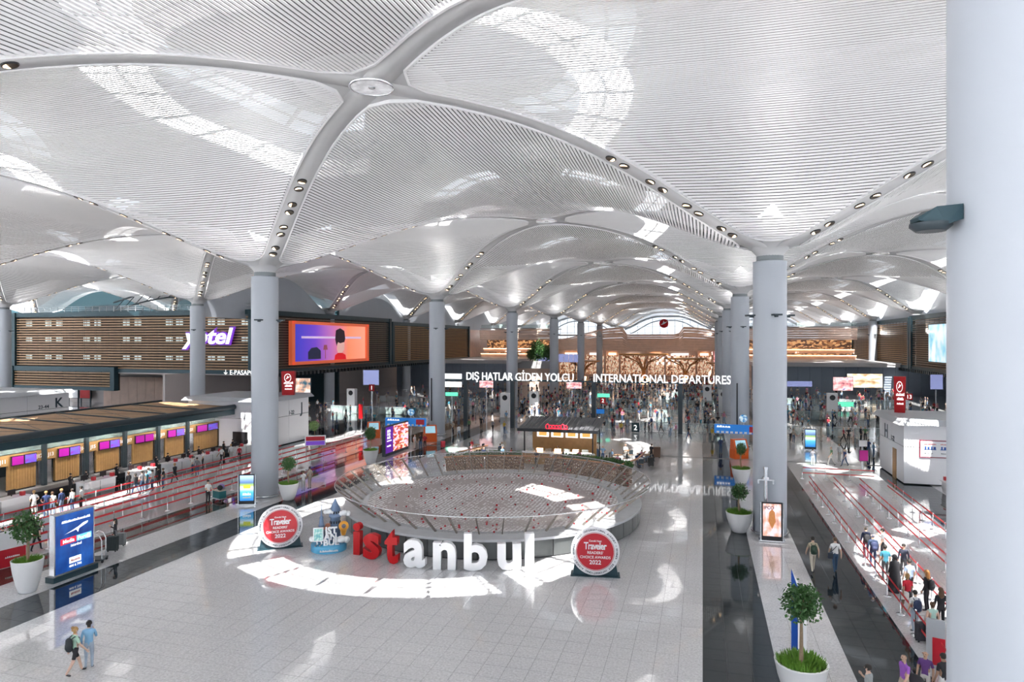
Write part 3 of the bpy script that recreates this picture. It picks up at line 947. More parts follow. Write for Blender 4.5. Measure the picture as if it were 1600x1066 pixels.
# ---------------------------------------------------------------- round award signs
M_awred = mat('award_red', (0.55, 0.02, 0.035), 0.35, noise=0.04)
def award(p, lab):
    t = tag(empty('award_sign', p, face_cam(p)), lab, 'sign')
    Mx = Matrix.Rotation(PI / 2, 4, 'X')
    MB().lathe([(0.01, 0.07), (1.21, 0.07), (1.23, 0.05), (1.23, -0.05), (1.21, -0.07), (0.01, -0.07)], 64, 0, (0, 0, 0), Matrix.Translation((0, -.30, 1.30)) @ Mx).build('disc', M_prtw, t)
    MB().lathe([(0.01, 0.02), (0.93, 0.02)], 64, 0, (0, 0, 0), Matrix.Translation((0, -0.375, 1.30)) @ Mx, True, False).build('red_field', M_awred, t)
    MB().lathe([(0.955, 0.02), (0.975, 0.02)], 64, 0, (0, 0, 0), Matrix.Translation((0, -0.375, 1.30)) @ Mx, True, False).build('red_ring', M_awred, t)
    lettering('Traveler', 0.50, M_prtw, t, (0, -0.405, 1.42), 0, 0.012, 0.003, spacing=0.9).scale = (0.74, 1, 1)
    lettering('Condé Nast', 0.13, M_prtw, t, (0, -0.405, 1.80), 0, 0.003, 0.003)
    lettering("READERS'", 0.19, M_prtw, t, (0, -0.405, 1.18), 0, 0.003, 0.003)
    lettering('CHOICE AWARDS', 0.19, M_prtw, t, (0, -0.405, 0.95), 0, 0.003, 0.003)
    lettering('2022', 0.30, M_prtw, t, (0, -0.405, 0.66), 0, 0.006, 0.003)
    ring = MB()
    s = 'BEST INTERNATIONAL AIRPORT • WINNER • BEST INTERNATIONAL AIRPORT • WINNER • '
    for k, ch in enumerate(s):
        if ch == ' ': continue
        a = PI / 2 + 0.95 - 2 * PI * k / len(s)
        M = Matrix.Translation((1.055 * math.cos(a), -0.38, 1.30 + 1.055 * math.sin(a))) @ Matrix.Rotation(-(a - PI / 2), 4, 'Y')
        ring.mesh(text_mesh(ch, 0.13, 0.002, 0.003), 0, M)
    ring.build('ring_lettering', M_prtk, t)
    MB().add([(-1.15, -.22, 0), (1.15, -.22, 0), (1.15, .3, 0), (-1.15, .3, 0), (-1.05, -.2, .62), (1.05, -.2, .62), (1.05, .2, .62), (-1.05, .2, .62)],
             [(0, 3, 2, 1), (0, 1, 5, 4), (1, 2, 6, 5), (2, 3, 7, 6), (3, 0, 4, 7), (4, 5, 6, 7)]).box((0, 0, .02), (2.5, .8, .04)).build('stand', M_teal, t)
    return t
award(P(438, 855), 'round red and white award sign on a dark stand left of the souvenir figure')
award(P(930, 898), 'round red and white award sign on a dark stand right of the white letters')

# ---------------------------------------------------------------- souvenir figure on a round blue base
sp = P(514, 858)
sv = tag(empty('souvenir_display', sp, face_cam(sp)), 'blue souvenir display with towers, clouds, stacked white letters and orange map pin', 'display')
M_sblue = mat('souvenir_blue', (0.10, 0.42, 0.68), 0.3, noise=0.05)
M_stower = mat('tower_blue_grey', (0.16, 0.24, 0.38), 0.4, noise=0.25, scale=4)
M_cloud = mat('cloud_white', (0.86, 0.88, 0.90), 0.4, noise=0.02)
MB().lathe([(1.0, 0), (1.0, 0.34), (0.97, 0.38), (0.01, 0.38)], 40).build('round_base', M_sblue, sv)
for s, z, x in (('IST', 1.05, 0.12), ('AN', 0.70, 0.08), ('BUL', 0.37, 0.12)):
    lettering(s, 0.50, M_cloud, sv, (x, -0.55, z), 0, 0.02, 0.06)
marks(1.0, .11, M_cloud, sv, (0, -1.005, 0.13), 14, 2)
tw = MB().lathe([(0.30, 0.38), (0.28, 1.75), (0.36, 1.78), (0.36, 1.95), (0.28, 1.97), (0.28, 2.15), (0.32, 2.18), (0.01, 2.85)], 20, 0, (0.35, 0.25, 0)).build('tower', M_stower, sv)
wn = MB()
for k in range(6):
    a = PI + PI * (k + .5) / 6
    wn.box((0.35 + .285 * math.cos(a), .25 + .285 * math.sin(a), 2.06), (.07, .07, .12)); wn.box((0.35 + .285 * math.cos(a), .25 + .285 * math.sin(a), 1.5), (.06, .06, .14))
wn.build('window', M_black, tw)
MB().lathe([(0.22, 0.38), (0.16, 1.3), (0.20, 1.32), (0.14, 1.4), (0.10, 1.75), (0.13, 1.77), (0.05, 1.9), (0.01, 2.5)], 14, 0, (-0.42, 0.2, 0)).build('minaret', M_stower, sv)
for x, y, z, r in ((-0.02, 0.1, 2.15, .2), (0.85, .1, 2.0, .22), (0.7, -0.4, 0.62, .28), (-0.72, -.3, 0.75, .25)):
    MB().ball((x, y, z), r, 12, 0, None, r * .7).ball((x + r, y, z - .04), r * .7, 10).ball((x - r * .9, y, z - .03), r * .65, 10).build('cloud', M_cloud, sv)
pin = MB()
for k in range(20):
    a0, a1 = 2 * PI * k / 20, 2 * PI * (k + 1) / 20
    f = lambda a, r: (0.82 + r * math.cos(a), -0.35, 1.35 + r * math.sin(a) - (r * 0.9 if math.sin(a) < -0.9 else 0))
    vs = [f(a0, .13), f(a1, .13), f(a1, .28), f(a0, .28)]
    pin.add(vs + [(x, y + .12, z) for x, y, z in vs], [(0, 1, 2, 3), (4, 7, 6, 5), (0, 4, 5, 1), (2, 6, 7, 3)])
pin.add([(0.60, -.35, 1.2), (1.04, -.35, 1.2), (0.72, -.35, 0.8), (0.60, -.23, 1.2), (1.04, -.23, 1.2), (0.72, -.23, 0.8)], [(0, 1, 2), (3, 5, 4), (0, 2, 5, 3), (1, 4, 5, 2)])
pin.build('map_pin', mat('orange_pin', (0.85, 0.38, 0.03), 0.3, noise=0.05), sv)
MB().box((-0.58, -0.62, 1.05), (0.56, 0.08, 0.78)).build('picture_card', M_cloud, sv)
MB().box((-0.58, -0.665, 1.05), (0.46, 0.02, 0.66)).build('picture', ramp_mat('card_picture', [(0.3, (0.1, 0.4, 0.55)), (0.5, (0.3, 0.65, 0.6)), (0.7, (0.8, 0.9, 0.9))], 'NOISE', 4, 0), sv)
MB().box((-0.2, .3, 1.18), (0.8, .5, .1)).ball((-0.05, .3, 1.2), .22, 10).build('dome', mat('dome_terracotta', (0.5, 0.2, 0.12), .5, noise=.1), sv)
for x in (-.66, -.42):
    MB().tube([(x, -.6, .68), (x + .02, -.6, .5), (x - .1, -.68, .4)], .045, 8).build('foot', M_cloud, sv)

# ---------------------------------------------------------------- planters with trees
M_pot = mat('white_planter', (0.82, 0.82, 0.83), 0.3, noise=0.02)
M_bark = mat('bark', (0.28, 0.20, 0.13), 0.8, noise=0.3, scale=12)
def leafmat(name, a, b):
    m = mat(name, a, 0.5); nt = m.node_tree; bs = nt.nodes['Principled BSDF']
    g = nt.nodes.new('ShaderNodeNewGeometry'); n = nt.nodes.new('ShaderNodeTexNoise'); n.inputs['Scale'].default_value = 9
    mx = nt.nodes.new('ShaderNodeMix'); mx.data_type = 'RGBA'; mx.inputs[6].default_value = (*a, 1); mx.inputs[7].default_value = (*b, 1)
    nt.links.new(g.outputs['Position'], n.inputs['Vector']); nt.links.new(n.outputs['Fac'], mx.inputs[0]); nt.links.new(mx.outputs[2], bs.inputs['Base Color'])
    return m
M_leaf = leafmat('ficus_leaf', (0.015, 0.06, 0.015), (0.09, 0.22, 0.06))
M_grass = leafmat('grass_blade', (0.06, 0.20, 0.02), (0.22, 0.42, 0.05))
M_lime = leafmat('lime_leaf', (0.16, 0.36, 0.08), (0.42, 0.62, 0.22))
def crown(seed, n, rx, rz_, m):
    r_ = random.Random(seed); mb = MB()
    for k in range(n):
        while True:
            q = Vector((r_.uniform(-1, 1), r_.uniform(-1, 1), r_.uniform(-1, 1)))
            if 0.15 < q.length < 1: break
        q = q * (0.75 + 0.25 * r_.random())
        lump = 1 + 0.18 * math.sin(q.x * 7 + seed) * math.cos(q.y * 6 + q.z * 5)
        c = Vector((q.x * rx * lump, q.y * rx * lump, q.z * rz_ * lump))
        t = Vector((r_.uniform(-1, 1), r_.uniform(-1, 1), r_.uniform(-1.2, .3))).normalized()
        s = t.cross(Vector((r_.random(), r_.random(), r_.random() + .1))).normalized()
        l, w = r_.uniform(.10, .17), r_.uniform(.03, .05)
        mb.add([c, c + t * l * .5 + s * w, c + t * l, c + t * l * .5 - s * w], [(0, 1, 2, 3)])
    return mb.data('foliage', m)
def grass(seed, r0, n):
    r_ = random.Random(seed); mb = MB()
    for k in range(n):
        a, r = r_.uniform(0, 2 * PI), r0 * math.sqrt(r_.random())
        c = Vector((r * math.cos(a), r * math.sin(a), 0)); h = r_.uniform(.14, .30)
        o = Vector((math.cos(a), math.sin(a), 0)) * r_.uniform(-.02, .14) + Vector((r_.uniform(-.06, .06), r_.uniform(-.06, .06), 0))
        s = Vector((-math.sin(a + r_.random() * 3), math.cos(a), 0)) * .018
        mb.add([c - s, c + s, c + o * .5 + s + Vector((0, 0, h * .6)), c + o + Vector((0, 0, h)), c + o * .5 - s + Vector((0, 0, h * .6))], [(0, 1, 2, 3, 4)])
    return mb.data('grass', M_grass)
POT = MB().lathe([(0.36, 0.0), (0.44, 0.04), (0.58, 0.35), (0.72, 0.8), (0.80, 1.22), (0.81, 1.25), (0.74, 1.25), (0.72, 1.12)], 40, 0, (0, 0, 0), None, True, False).data('pot', M_pot)
SOIL = MB().lathe([(0.01, 1.14), (0.72, 1.13)], 32, 0, (0, 0, 0), None, True, False).data('soil', M_soil)
GRS = [grass(k, 0.70, 900) for k in range(2)]
CRW = [crown(k, 1500, 0.66, 0.72, M_leaf) for k in range(3)]
CRL = crown(9, 900, 0.66, 0.66, M_lime)
def planter(p, lab, zc=2.9, ck=0, cs=(1, 1, 1), ps=(1, 1, 1), rz=0.0, lime=False, lean=0.0):
    t = tag(empty('potted_tree', p, rz), lab, 'planter', None)
    pt = link('pot', POT, t); so = link('soil', SOIL, t); g = link('grass', GRS[ck % 2], t, (0, 0, 1.13 * ps[2]))
    pt.scale = so.scale = ps; g.scale = (ps[0], ps[1], 1)
    z0 = 1.1 * ps[2]
    br = MB().tube([(0, 0, z0), (0.05 + lean * .3, 0.02, (z0 + zc) / 2), (lean, 0, zc)], [0.075, 0.06, 0.035], 8)
    for k in range(5):
        a = 2 * PI * k / 5
        br.tube([(lean * .8, 0, zc - .35), (lean + .35 * cs[0] * math.cos(a), .35 * cs[0] * math.sin(a), zc + .2)], [0.03, 0.012], 5)
    br.build('trunk', M_bark, t)
    f = link('foliage', CRL if lime else CRW[ck % 3], t, (lean, 0, zc)); f.scale = cs
    return t
planter(P(43, 925), 'potted tree with tall white pot beside the blue billboard', 3.15, 0, (1.12, 1.12, 1.15), (0.84, 0.84, 1.25), lean=-.1)
planter(P(1252, 1092), 'potted tree in the nearest white bowl at the bottom right', 3.25, 1, (1.02, 1.02, 1.0), (1.06, 1.06, 1.0), 1.0)
planter(P(1155, 831), 'potted tree on the dark strip just left of the picture totem column', 2.55, 2, (0.85, 0.85, 0.75), (1.02, 1.02, 1.0), 2.0)
planter(P(1158, 755), 'smaller potted tree behind another one before the right blue sign', 2.9, 1, (0.7, 0.7, 0.8), (0.98, 0.98, 1.0), 3.0)
planter(P(451, 781), 'potted tree with a ball crown just right of the left round column', 2.75, 0, (0.85, 0.85, 0.8), (0.92, 0.92, 1.0), 4.0)
planter(P(579, 725), 'potted tree with oval crown left of the purple and orange screen', 3.0, 2, (0.9, 0.9, 1.0), (0.95, 0.95, 1.1), 5.0)
planter(P(491, 705), 'pale green potted tree before the white J block', 2.8, 1, (1.0, 1.0, 0.9), (0.7, 0.7, 0.8), 0.5, True)

# ---------------------------------------------------------------- picture totems and screens
M_ad1 = ramp_mat('ad_landscape', [(0.0, (0.02, 0.16, 0.50)), (0.35, (0.10, 0.50, 0.85)), (0.5, (0.75, 0.85, 0.95)), (0.62, (0.35, 0.55, 0.10)), (0.72, (0.10, 0.20, 0.45)), (0.95, (0.45, 0.65, 0.95))], 'GRADIENT', 1, 1.3, rot=(0, PI / 2, 0), vec=(1, 1, 1))
M_ad2 = ramp_mat('ad_ice_cream', [(0.25, (0.20, 0.08, 0.10)), (0.45, (0.75, 0.40, 0.30)), (0.6, (0.85, 0.62, 0.66)), (0.78, (0.60, 0.62, 0.85))], 'NOISE', 3.2, 1.0)
M_ad3 = ramp_mat('ad_orange_collage', [(0.25, (0.45, 0.05, 0.03)), (0.42, (0.95, 0.35, 0.15)), (0.58, (1.0, 0.75, 0.55)), (0.75, (0.85, 0.55, 0.80))], 'VORONOI', 8.0, 1.2, vec=(1, 3, 2))
M_blue = ramp_mat('billboard_blue', [(0.3, (0.005, 0.03, 0.20)), (0.7, (0.02, 0.13, 0.50))], 'NOISE', 2.5, 0.55, detail=5)
def totem(p, rz, lab, m, w=1.12, h=2.15, txt=None):
    t = tag(empty('digital_totem', p, rz), lab, 'totem')
    MB().box((0, 0, 0.08 + h / 2), (w, 0.16, h)).build('casing', M_black, t)
    MB().box((0, -0.085, 0.12 + h * .52), (w * 0.86, 0.02, h * 0.86)).build('screen', m, t)
    MB().box((0, 0, 0.06), (w * 1.25, 0.5, 0.08)).build('foot', M_chrome, t)
    for s in (-1, 1): MB().box((s * (w / 2 + .04), 0, .08 + h / 2), (0.06, 0.2, h)).build('side_rail', M_chrome, t)
    if txt: lettering(txt, 0.26, M_prtk, t, (-.18, -0.1, h * .86), 0, .006, .002)
    return t
p = P(386, 789); t = totem(p, face_cam(p) * .6, 'black totem showing a blue and yellow landscape beside the left round column', M_ad1)
MB().box((0.02, -0.10, 1.35), (0.5, 0.01, 0.28)).build('yellow_field', mat('ad_yellow', (0.5, 0.55, 0.05), 0.4, noise=.1, emit=.8), t)
marks(.6, .2, M_lettw, t, (0, -0.10, 0.72), 5, 3); marks(.55, .08, mat('ad_gold', (.7, .5, .1), .4, noise=.05, emit=.3), t, (0, -0.10, 0.52), 9, 4)
p = P(1206, 846); t = totem(p, 0.02, 'black totem with an ice cream picture at the foot of the right round column', M_ad2, 1.18, 2.25, 'IPCO')
MB().add([(0, -.10, .75), (.20, -.10, 1.2), (.16, -.10, 1.75), (0, -.10, 1.95), (-.16, -.10, 1.75), (-.20, -.10, 1.2)], [(0, 1, 2, 3, 4, 5)]).build('ice_cream_print', mat('cone_brown', (.40, .16, .05), .5, noise=.3, emit=.5), t)
p = P(1266, 703); t = totem(p, 0.0, 'black totem showing a green and blue landscape far right behind the belts', M_ad1, 1.2, 2.2)
# tall blue billboard
q0, q1 = P(84, 910), P(141, 889)
bb = tag(empty('billboard', ((q0.x + q1.x) / 2, (q0.y + q1.y) / 2, 0), PI / 2 - .02), 'tall blue lit billboard with airplane print beside the potted tree', 'billboard')
BW, BH = 2.25, 3.05
MB().box((0, 0, .14), (BW + .25, .55, .28)).build('plinth', M_teal, bb)
MB().box((0, 0, .28 + BH / 2), (BW, .32, BH)).build('frame', M_chrome, bb)
MB().box((0, -.17, .28 + BH / 2), (BW - .16, .02, BH - .14)).build('picture', M_blue, bb)
marks(1.6, .12, M_lettw, bb, (.05, -.19, 2.83), 17, 5)
MB().add([(-.6, -.19, 2.25), (.1, -.19, 2.45), (.45, -.19, 2.62), (.72, -.19, 2.66), (.70, -.19, 2.56), (.2, -.19, 2.38)], [(0, 1, 2, 3, 4, 5)]).add([(0, -.191, 2.44), (.25, -.191, 2.48), (.15, -.191, 2.2)], [(0, 1, 2)]).build('airplane_print', M_lettw, bb)
MB().box((-.38, -.185, 1.9), (.86, .015, .30)).build('red_label', mat('label_red', (.7, .02, .05), .4, noise=.03, emit=.5), bb)
MB().box((.50, -.185, 1.9), (.84, .015, .30)).build('cyan_label', mat('label_cyan', (.15, .5, .8), .4, noise=.03, emit=.6), bb)
lettering('Media', .27, M_lettw, bb, (-.38, -.20, 1.81), 0, .004, .002)
lettering('Port@', .27, M_lettw, bb, (.50, -.20, 1.81), 0, .004, .002)
lettering('istanbul', .20, M_lettw, bb, (.05, -.19, 1.55), 0, .003, .002)
MB().box((0, -.185, .86), (.66, .015, .30)).build('white_label', M_lettw, bb)
marks(.5, .11, M_awred, bb, (0, -.20, .80), 7, 6)
lettering('444 6 744', .17, M_lettw, bb, (0, -.19, .52), 0, .005, .002)
# chrome luggage cart hoop beside it
p = P(151, 878)
lh = tag(empty('luggage_cart', p, .5), 'chrome hotel luggage cart with arched bars right of the blue billboard', 'cart')
for y in (-.3, .3):
    MB().tube([(-.35, y, .15), (-.35, y, 1.2), (-.22, y, 1.5), (0, y, 1.6), (.22, y, 1.5), (.35, y, 1.2), (.35, y, .15)], .03, 8).build('arch_bar', M_chrome, lh)
MB().box((0, 0, .17), (.9, .75, .08)).build('platform', M_dark, lh)
for sx in (-.38, .38):
    for sy in (-.3, .3): MB().lathe([(.07, -.03), (.07, .03)], 10, 0, (0, 0, 0), Matrix.Translation((sx, sy, .07)) @ Matrix.Rotation(PI / 2, 4, 'X')).build('wheel', M_black, lh)
# wide purple and orange screen
q0, q1 = P(597, 714), P(638, 701)
ls = tag(empty('advert_screen', ((q0.x + q1.x) / 2, (q0.y + q1.y) / 2, 0), PI / 2), 'wide lit advert screen, purple at left and orange collage at right', 'screen')
LW = (q1 - q0).length
MB().box((0, 0, 1.55), (LW, .35, 3.1)).build('casing', M_dark, ls)
MB().box((-LW * .33, -.19, 1.65), (LW * .30, .02, 2.7)).build('purple_field', mat('purple_screen', (.12, .015, .34), .4, noise=.08, emit=.4), ls)
MB().box((LW * .15, -.19, 1.65), (LW * .66, .02, 2.7)).build('collage_field', M_ad3, ls)
for k in range(3): marks(.8, .3, M_lettw, ls, (-LW * .36, -.21, 2.5 - k * .36), 2, 7 + k)
marks(1.1, .14, M_lettw, ls, (-LW * .34, -.21, 1.5), 8, 11); marks(.9, .18, M_lettw, ls, (-LW * .36, -.21, .95), 6, 12)
# blue wayfinding boards on poles
M_wayblue = mat('wayfinding_blue', (0.015, 0.17, 0.55), 0.35, noise=0.03, emit=0.25)
M_globe = ramp_mat('globe_print', [(0.4, (0.02, 0.25, 0.55)), (0.6, (0.7, 0.85, 0.95))], 'VORONOI', 4, 0.4)
def wayboard(p, rz, w, zc, lab):
    t = tag(empty('wayfinding_board', p, rz), lab, 'sign')
    MB().box((0, 0, zc), (w, .2, .95)).build('board', M_wayblue, t)
    MB().cyl((0.6, .12, 0), .07, zc + .9, 10).build('pole', M_chrome, t)
    MB().ball((0.6, .12, zc + 1.15), .42, 14).build('globe', M_globe, t)
    marks(w * .3, .2, M_lettw, t, (-w * .3, -.11, zc + .16), 5, 13)
    ic = MB()
    for k in range(9): ic.box((-w * .42 + k * w * .1, -.11, zc - .34), (.28, .02, .2))
    ic.build('icon_strip', M_prtw, t)
    MB().box((w * .36, -.11, zc + .02), (w * .2, .02, .62)).build('red_field', M_awred, t)
    return t
wayboard(P(634, 692), .1, 5.0, 2.45, 'blue wayfinding board with globe above the purple and orange screen')
wayboard(P(1152, 712), -.1, 4.6, 2.75, 'blue wayfinding board with globe behind the potted trees at right')
# orange self-service kiosks
for (u, v, lab) in ((672, 690, 'orange self-service kiosk with a screen at the round column foot'), (584, 684, 'orange kiosk partly behind the oval potted tree'), (1155, 716, 'orange-framed kiosk behind the smaller potted tree')):
    p = P(u, v); t = tag(empty('kiosk', p, .5), lab, 'kiosk')
    M_or = mat('kiosk_orange', (.80, .13, .02), .3, noise=.05)
    MB().prism([(-.75, -.5), (.75, -.5), (.85, .4), (-.85, .4)], 0, .95).build('cabinet', M_or, t)
    MB().add([(-.8, -.5, .95), (.8, -.5, .95), (.8, .4, .95), (-.8, .4, .95), (-.75, -.1, 1.95), (.75, -.1, 1.95), (.75, .4, 1.95), (-.75, .4, 1.95)], [(0, 1, 5, 4), (1, 2, 6, 5), (2, 3, 7, 6), (3, 0, 4, 7), (4, 5, 6, 7)]).build('hood', M_or, t)
    MB().add([(-.6, -.48, 1.06), (.6, -.48, 1.06), (.58, -.15, 1.85), (-.58, -.15, 1.85)], [(0, 1, 2, 3)]).build('screen', mat('kiosk_screen', (.35, .6, .7), .2, noise=.1, emit=.3), t)
# steel stand pipe by the right column and blade sign behind the near potted tree
p = P(1203, 826)
t = tag(empty('stand_pipe', (GX(0) - .35, GY(0) - 1.35, 0)), 'tall steel stand pipe with side valves in front of the right round column', 'pipe')
MB().cyl((0, 0, 0), .10, 4.3, 14).build('pipe', M_chrome, t)
MB().lathe([(.2, 3.6), (.2, 3.75)], 14).lathe([(.14, 4.2), (.14, 4.35)], 12).build('flange', M_chrome, t)
MB().bar((-.42, 0, 3.55), (.42, 0, 3.55), .09).box((-.42, 0, 3.45), (.1, .1, .28)).box((.42, 0, 3.45), (.1, .1, .28)).build('valve', M_chrome, t)
p = P(1246, 1018)
t = tag(empty('blade_sign', p, -.15), 'slim blue and white pointed blade sign behind the nearest potted tree', 'sign')
MB().add([(-.22, -.05, 0), (.02, -.22, 0), (.02, -.22, 2.55), (-.22, -.05, 3.15)], [(0, 1, 2, 3)]).add([(-.22, -.05, 0), (-.22, .1, 0), (-.22, .1, 3.15), (-.22, -.05, 3.15)], [(0, 3, 2, 1)]).build('blue_face', mat('blade_blue', (.015, .09, .45), .35, noise=.05), t)
MB().add([(.02, -.22, 0), (.32, -.05, 0), (.32, -.05, 2.0), (.02, -.22, 2.55), (-.22, .1, 0), (.32, .1, 0), (.32, .1, 2.0), (-.22, .1, 3.15)], [(0, 1, 2, 3), (1, 5, 6, 2), (4, 7, 6, 5), (3, 2, 6, 7)]).build('white_face', M_prtw, t)
# wedge uplight on the foreground column
fc = colset[(0, -1)]
for ch in list(fc.children):
    if ch.name.startswith('uplight_bracket'): bpy.data.objects.remove(ch)
wa = math.atan2(-CT * 0.2 - ST, -CT + ST * 0.2) 
wx = Matrix.Rotation(math.atan2(-0.15, -1.0), 4, 'Z')
WQ = lambda r, t, z: wx @ Vector((1 + (r - .95) * .62, t * .66, z * .72))
MB().add([WQ(*q) for q in ((0.95, -.28, 0), (1.3, -.33, -.1), (1.72, -.2, .0), (1.72, .2, .0), (1.3, .33, -.1), (.95, .28, 0), (0.95, -.28, .26), (1.45, -.3, .22), (1.74, -.16, .06), (1.74, .16, .06), (1.45, .3, .22), (.95, .28, .26))],
         [(0, 1, 7, 6), (1, 2, 8, 7), (2, 3, 9, 8), (3, 4, 10, 9), (4, 5, 11, 10), (6, 7, 8, 9, 10, 11), (0, 5, 4, 3, 2, 1)]).build('wedge_uplight', M_teal, fc, (0, 0, 13.5))
MB().lathe([(.17, -.10), (.24, -.04), (.24, .0)], 20, 0, (0, 0, 0), Matrix.Translation(WQ(1.42, 0, -.03)), True).build('lamp_housing', M_dark, fc, (0, 0, 13.5))
# black strip and brackets on the column behind
for (i, j) in ((0, 1), (-1, 1)):
    MB().box((-0.35, -1.02, 4.6), (.14, .1, 5.4)).build('black_strip', M_black, colset[(i, j)])
# ---------------------------------------------------------------- check-in island J (left)
XW = -53.0
M_canw = mat('canopy_wood', (0.42, 0.25, 0.13), 0.6, noise=0.25, scale=2.0)
cano = tag(empty('check_in_canopy', (-55.7, 42, 4.55)), 'long check-in canopy with brown wood roof panels in a dark steel frame', 'canopy')
CY0, CY1 = 24.0, 64.0
nP = 9
for k in range(nP):
    ya, yb = CY0 + (CY1 - CY0) * k / nP - 42, CY0 + (CY1 - CY0) * (k + 1) / nP - 42
    pn = MB().add([(-4.6, ya + .12, .42), (4.4, ya + .12, .12), (4.4, yb - .12, .12), (-4.6, yb - .12, .42), (-4.6, ya + .12, .32), (4.4, ya + .12, .02), (4.4, yb - .12, .02), (-4.6, yb - .12, .32)],
             [(0, 1, 2, 3), (4, 7, 6, 5), (0, 4, 5, 1), (1, 5, 6, 2), (2, 6, 7, 3), (3, 7, 4, 0)]).build('roof_panel', M_canw, cano)
    MB().bar((-4.4, ya + .3, .425), (4.2, yb - .3, .145), .05, .02).bar((-4.4, yb - .3, .425), (4.2, ya + .3, .145), .05, .02).build('seam', M_dark, pn)
    MB().bar((-4.9, ya, .40), (5.0, ya, .08), .22, .25).build('cross_beam', M_dark, cano)
MB().tube([(5.1, CY0 - 42, .05), (5.1, CY1 - 42, .05)], .28, 12).build('front_gutter', M_dark, cano)
MB().box((4.9, 20 - 20 + (CY0 + CY1) / 2 - 42, -.42), (.5, CY1 - CY0, .75)).build('front_fascia', M_teal, cano)
MB().bar((-4.9, CY0 - 42, .42), (-4.9, CY1 - 42, .42), .3).build('rear_beam', M_dark, cano)
for u in (69, 135, 195, 247, 293):
    MB().box((3.0, PX(u, -52.7) - 42, -2.3), (.3, .3, 4.5)).build('post', M_dark, cano)
struct(MB().box((-59.5, 44, 2.1), (.3, 40, 4.2)).build('wall_check_in_back', M_dark))
# light strips under the canopy edge
cl = bpy.data.lights.new('canopy_strip_light', 'AREA'); cl.shape = 'RECTANGLE'; cl.size = 8.5; cl.size_y = .25; cl.energy = 150; cl.color = (1, .95, .88)
for k in range(4):
    y = 28.5 + k * 9.7 - 42
    MB().box((4.3, y, -.62), (.22, 8.6, .06)).build('light_strip', M_lettw, cano)
    o = bpy.data.objects.new('canopy_strip_light', cl); C.objects.link(o); o.parent = cano
    o.location = (4.1, y, -.72); o.rotation_euler = (0, R(-28), PI / 2)
    o.rotation_euler = (Matrix.Rotation(R(28), 4, 'Y') @ Matrix.Rotation(PI / 2, 4, 'Z')).to_euler()
# wooden lintel with desk numbers, back panels and pairs of pink-purple screens
UPAN = [(10, 54, 12), (84, 122, 14), (148, 184, 16), (205, 237, 18), (256, 285, 20), (301, 338, 22)]
Ya = PX(-60, XW); Yb = PX(340, XW)
lin = tag(empty('wooden_lintel', (XW, (Ya + Yb) / 2, 2.1)), 'long oak lintel with white desk numbers above the check-in panels', 'lintel')
MB().box((0, 0, .42), (.35, Yb - Ya, .84)).build('board', M_wood, lin)
MB().box((-.35, 0, 1.3), (.06, Yb - Ya, .9)).build('glass_strip', M_gglass, lin)
for u, n in ((2, 11), (59, 12), (77, 13), (127, 14), (143, 15), (187, 16), (200, 17), (239, 18), (252, 19), (287, 20), (297, 21), (331, 22)):
    lettering('J%d' % n, .42, M_prtw, lin, (.19, PX(u, XW) - (Ya + Yb) / 2, .25), PI / 2, .01, .003)
M_pinks = ramp_mat('pink_desk_screen', [(0.35, (0.12, 0.0, 0.10)), (0.6, (0.30, 0.01, 0.24))], 'WAVE', 2.0, 0.45, vec=(1, .3, 4))
M_purps = ramp_mat('purple_desk_screen', [(0.45, (0.12, 0.10, 0.60)), (0.62, (0.22, 0.03, 0.35))], 'NOISE', 2.4, 0.5)
ordn = ['nearest, at the left picture edge', 'second from the left', 'third from the left', 'fourth from the left', 'second from the white block', 'last before the white block']
for (u0, u1, n), od in zip(UPAN, ordn):
    y0, y1 = PX(u0, XW), PX(u1, XW)
    w = y1 - y0
    t = tag(empty('check_in_booth', (XW + .05, (y0 + y1) / 2, 0)), 'oak back panel of desk J%d with screens above, %s' % (n, od), 'booth')
    k = 10
    for q in range(k):
        MB().box((.0, -w / 2 + (q + .5) * w / k, 1.13), (.22, w / k - .025, 2.0)).build('plank', M_wood, t)
    MB().box((-.05, 0, .08), (.2, w, .14)).build('skirting', M_black, t)
    for s, m in ((-.5, M_pinks), (.5, M_purps if n != 18 else M_pinks)):
        sc = MB().box((.28, s * w * .46, 2.45), (.10, w * .44, .78)).build('screen', M_black, t)
        MB().box((.34, s * w * .46, 2.45), (.02, w * .40, .66)).build('display', m, sc)
    MB().box((-.1, w / 2 + .75, 1.1), (.5, 1.2, 1.9)).build('steel_gate', M_chrome, t)
# white wall segments behind and the back-office strip
M_desk = mat('white_desk', (0.84, 0.84, 0.86), 0.25, noise=0.02)
M_redbox = mat('red_box', (0.5, 0.03, 0.04), .4, noise=.1)
def desk(p, L, lab, side=1):
    t = tag(empty('check_in_desk', p), lab, 'desk')
    prof = [(-.38 * side, 0), (.34 * side, 0), (.42 * side, .5), (.42 * side, .95), (-.38 * side, .95)]
    n = len(prof)
    vs = [(x, -L / 2, z) for x, z in prof] + [(x, L / 2, z) for x, z in prof]
    MB().add(vs, [tuple(range(n)), tuple(range(2 * n - 1, n - 1, -1))] + [(i, i + n, (i + 1) % n + n, (i + 1) % n) for i in range(n)]).build('counter', M_desk, t)
    MB().box((0.03 * side, 0, .985), (1.0, L + .08, .06)).build('top', M_desk, t)
    MB().box((.425 * side, 0, .5), (.02, .03, .86)).build('seam', M_dark, t)
    for s in (-.3, .3):
        mo = MB().box((-.25 * side, s * L, 1.3), (.06, .55, .36)).box((-.25 * side, s * L, 1.08), (.05, .06, .16)).build('monitor', M_black, t)
        MB().box((.2 * side, s * L + .45, 1.15), (.25, .25, .3)).build('red_box', M_redbox, t)
    return t
